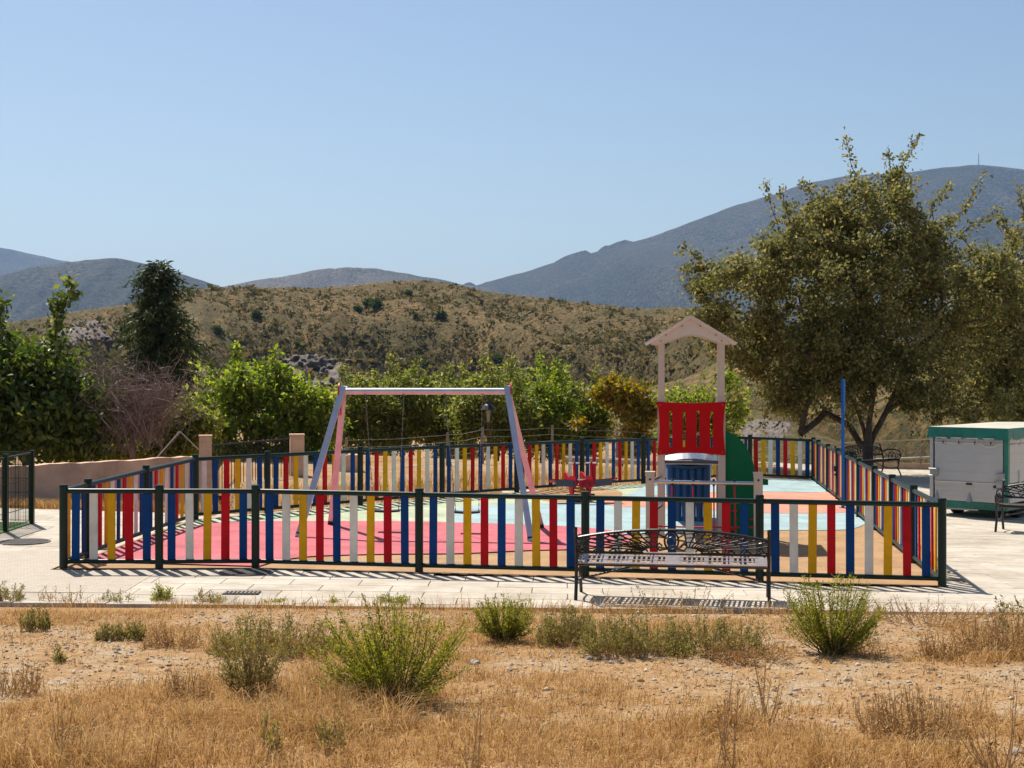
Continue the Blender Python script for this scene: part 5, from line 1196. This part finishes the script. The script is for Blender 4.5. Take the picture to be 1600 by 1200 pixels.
# green and dry weeds, one by one
def weed_mat(n, stops, tr): return leafmat(n, stops, tr, .55, .3)
WM = {'green': weed_mat('weed_green', [(0, (.12, .14, .018)), (.5, (.23, .235, .034)), (1, (.42, .38, .09))], .5), 'olive': weed_mat('weed_olive', [(0, (.11, .11, .028)), (.5, (.22, .19, .055)), (1, (.40, .31, .12))], .45), 'dry': weed_mat('weed_dry', [(0, (.22, .12, .055)), (.5, (.38, .23, .10)), (1, (.55, .38, .19))], .4)}
def weed(label, u, v, w, h, kind, seed, nst=60, leafn=42, ls=.035, fan=1.0, name='weed', group='weeds in the foreground', spike=None, onpave=False, basew=None):
    if basew is None: basew = .12 if (kind == 'green' or name != 'weed') else .75
    rg = np.random.default_rng(seed); p = gp(u, v, lambda x, d: float(ground_z(np.array(x), np.array(d)))); k = p.y/FPX; W_ = w*k/2; H = h*k
    root = thing(name, label, 'plant', p, 0, group); st = MB(); Q = []; O = []
    for i in range(nst):
        s = rg.uniform(-1, 1); t = rg.uniform(-1, 1); hh = H*(rg.uniform(.3, 1.1) if basew < .5 else rg.uniform(.15, 1.0)**1.3)*(1-.3*abs(s)**2); s = s+rg.normal(0, .06); e = Vector((s*W_*fan, t*W_*.8, hh)); b = Vector((rg.normal(0, .03)+s*W_*basew, rg.normal(0, .03)+t*W_*.6*(basew > .5), 0)); c = b+(e-b)*.5+Vector((s*W_*.05, 0, -hh*.04))
        if spike and i == 0: e = Vector((spike[0]*k, 0, spike[1]*k)); c = e*.5+Vector((0, 0, .02))
        st.tube([b, c, e], [.005, .0035, .0015], 4, False)
        m_ = int(leafn*rg.uniform(.6, 1.3))
        for j in range(m_):
            f = rg.uniform(.25, 1.0)**.75; q = (b*(1-f)**2+c*2*f*(1-f)+e*f*f); Q.append(np.array(q)+rg.normal(0, .014, 3)); dv = np.array((e-b).normalized()); O.append(dv*.9)
    sto = part('stems', st, M['stalk'] if kind != 'green' else WM['olive'], root); sto['kind'] = 'stuff'
    V, F = leaves(np.array(Q), ls, rg, .26, -.3, .4, outward=np.array(O)); tag(link('leaves', npmesh('leaves', V, F), WM[kind], root), kind='stuff')
weed('large bright green bush with one tall spike in the middle foreground', 615, 1098, 215, 150, 'green', 1, 105, 115, .030, 1.15, 'green_bush', spike=(-48, 168))
weed('bright green bush at the right, below the bench end', 1300, 1022, 150, 118, 'green', 2, 115, 95, .028, 1.02, 'green_bush')
weed('round green bush between the swing and the bench', 785, 1003, 100, 75, 'green', 3, 80, 80, .028, .95, 'green_bush')
weed('thin yellow-green bush with red stems at the left', 392, 1092, 105, 125, 'olive', 4, 52, 70, .028, 1.0, 'green_bush')
weed('small green bush against the pavement edge at the left', 250, 947, 42, 32, 'green', 5, 40, 40, .03, .9)
weed('low green weed right of the small kerbside bush', 325, 950, 50, 30, 'olive', 6, 40, 40, .03, 1.0)
weed('flat green weed mat along the kerb below the drain grate', 432, 951, 56, 14, 'green', 7, 40, 30, .03, 1.0)
weed('small flat green weed by the kerb under the swing', 520, 951, 30, 15, 'green', 8, 24, 30, .03, 1.0)
weed('low spreading green weed by the kerb below the pink rubber', 612, 951, 52, 24, 'green', 9, 40, 40, .03, 1.0)
weed('olive weed clump at the left edge of the photo by the kerb', 8, 948, 60, 42, 'olive', 10, 46, 40, .032, 1.0)
weed('pale weed with fine stalks by the kerb near the left edge', 90, 948, 70, 36, 'dry', 11, 40, 20, .026, 1.0)
weed('pale thin weed left of the small kerbside bush', 180, 950, 56, 30, 'olive', 12, 36, 26, .028, 1.0)
weed('olive weed standing on the dirt at the far left', 55, 985, 44, 40, 'olive', 13, 36, 40, .032, .9)
weed('grey-green low weed on the path at the left', 175, 1000, 44, 30, 'olive', 14, 34, 40, .03, 1.0)
weed('grey-green low weed beside another on the left path', 208, 1000, 34, 28, 'olive', 15, 28, 40, .03, 1.0)
weed('small two-stemmed weed on the bare path at far left', 90, 1035, 34, 36, 'olive', 16, 6, 40, .035, .8)
weed('wide olive and brown brush behind the left thin bush', 430, 1020, 190, 58, 'olive', 17, 170, 40, .030, 1.05)
weed('brown dry weed row left of the thin yellow-green bush', 270, 1012, 90, 40, 'dry', 18, 60, 30, .03, 1.05)
weed('olive weeds running from the round bush towards the bench', 885, 1008, 90, 62, 'olive', 19, 120, 44, .030, 1.0)
weed('wide olive weed bank under the left half of the bench', 985, 1018, 150, 60, 'olive', 20, 210, 44, .028, 1.05)
weed('wide olive weed bank under the right half of the bench', 1120, 1018, 150, 58, 'olive', 21, 190, 40, .028, 1.05)
weed('dry brown tangle left of the right green bush', 1170, 1032, 130, 40, 'dry', 22, 80, 24, .028, 1.1)
weed('straw-coloured weed stand at the right edge', 1560, 1025, 130, 70, 'dry', 23, 170, 30, .028, 1.0)
weed('straw tuft right of the right green bush', 1470, 1030, 70, 46, 'dry', 24, 60, 20, .03, 1.0)
weed('leafy dark weed sprig at the right edge by the paving', 1590, 985, 60, 70, 'olive', 25, 12, 26, .05, 1.0)
weed('fine dry weeds along the kerb right of the bench', 1440, 972, 170, 42, 'dry', 26, 90, 12, .026, 1.1)
weed('fine pale weeds growing in front of the bench', 1050, 962, 200, 48, 'olive', 27, 60, 14, .026, 1.1)
weed('tall thin dry stalk with a dark seed head in the lower right', 1140, 1215, 60, 175, 'dry', 28, 7, 26, .035, .8, 'dry_weed')
weed('branching dry weed in the lower right corner', 1560, 1215, 120, 160, 'dry', 29, 16, 22, .032, 1.0, 'dry_weed')
weed('rusty brown dense dry weed patch in the lower right', 1420, 1150, 150, 80, 'dry', 30, 130, 22, .026, 1.0, 'dry_weed', basew=.8)
weed('tall dry stalks in front of the straw below the bench', 1195, 1130, 60, 110, 'dry', 31, 10, 18, .03, .9, 'dry_weed')
weed('single leaning dry stalk in the bottom centre', 740, 1215, 50, 120, 'dry', 32, 5, 14, .03, .9, 'dry_weed')
weed('short grey-green thistle near the bottom left', 420, 1185, 46, 70, 'olive', 33, 8, 26, .035, .7, 'dry_weed')
weed('dry spiky weed in the bottom left quarter', 290, 1090, 90, 50, 'dry', 34, 50, 20, .026, 1.0, 'dry_weed', basew=.8)
weed('dry weed tuft at the far left edge of the straw', 20, 1085, 100, 50, 'dry', 35, 60, 20, .026, 1.0, 'dry_weed', basew=.8)
weed('short dry weed between the left bush and the bottom edge', 520, 1175, 60, 60, 'olive', 36, 16, 22, .03, .9, 'dry_weed')
weed('thin dry stalks at the lower left of the big green bush', 100, 1190, 60, 90, 'dry', 37, 9, 16, .03, .9, 'dry_weed')
# single stones
for i, (u, v, s, lab) in enumerate(((742, 1037, 16, 'flat stone right of the big green bush'), (922, 1030, 13, 'pale stone left of a pair on the path'), (955, 1037, 12, 'darker stone right of a pair on the path'), (915, 1083, 17, 'grey stone in the straw below the path pair'), (1325, 1064, 18, 'brown clod on the path below the right green bush'), (188, 1175, 14, 'white stone in the bottom left corner'), (1190, 1105, 9, 'small pale stone in the straw right of centre'), (185, 1016, 9, 'dark clod on the left path'), (206, 1020, 8, 'smaller dark clod on the left path'), (1588, 1180, 30, 'big pale stone at the bottom right edge'))):
    p = gp(u, v, lambda x, d: float(ground_z(np.array(x), np.array(d)))); k = p.y/FPX; bm = bmesh.new(); bmesh.ops.create_icosphere(bm, subdivisions=2, radius=1); rg = np.random.default_rng(i+5)
    for q in bm.verts:
        n_ = 1+.35*(float(vnoise(q.co.x*1.7+i*5, q.co.y*1.7+q.co.z*2.1, i))-.5)*2; q.co = Vector((q.co.x*n_*s*k/2, q.co.y*n_*s*k/2*.8, q.co.z*n_*s*k/2*.55))
    me = bpy.data.meshes.new('stone'); bm.to_mesh(me); bm.free(); tag(link('stone', me, M['stone'], loc=(p.x, p.y, p.z+.01), rz=i), lab, 'stone', 'single stones in the foreground')

# ------------------------------------------------------------------ air
m = bpy.data.materials.new('haze_air'); m.use_nodes = True; nt = m.node_tree; nt.nodes.clear(); mo = nt.nodes.new('ShaderNodeOutputMaterial'); pv = nt.nodes.new('ShaderNodeVolumePrincipled')
pv.inputs['Color'].default_value = (.38, .62, 1.0, 1); pv.inputs['Density'].default_value = 5.2e-5; pv.inputs['Anisotropy'].default_value = .2
nt.links.new(pv.outputs[0], mo.inputs['Volume'])
hb = MB(); hb.box((0, 5600, 350), (29500, 13400, 1100)); tag(link('haze', hb.mesh('haze'), m), 'thin blue summer haze over the valley', kind='stuff')
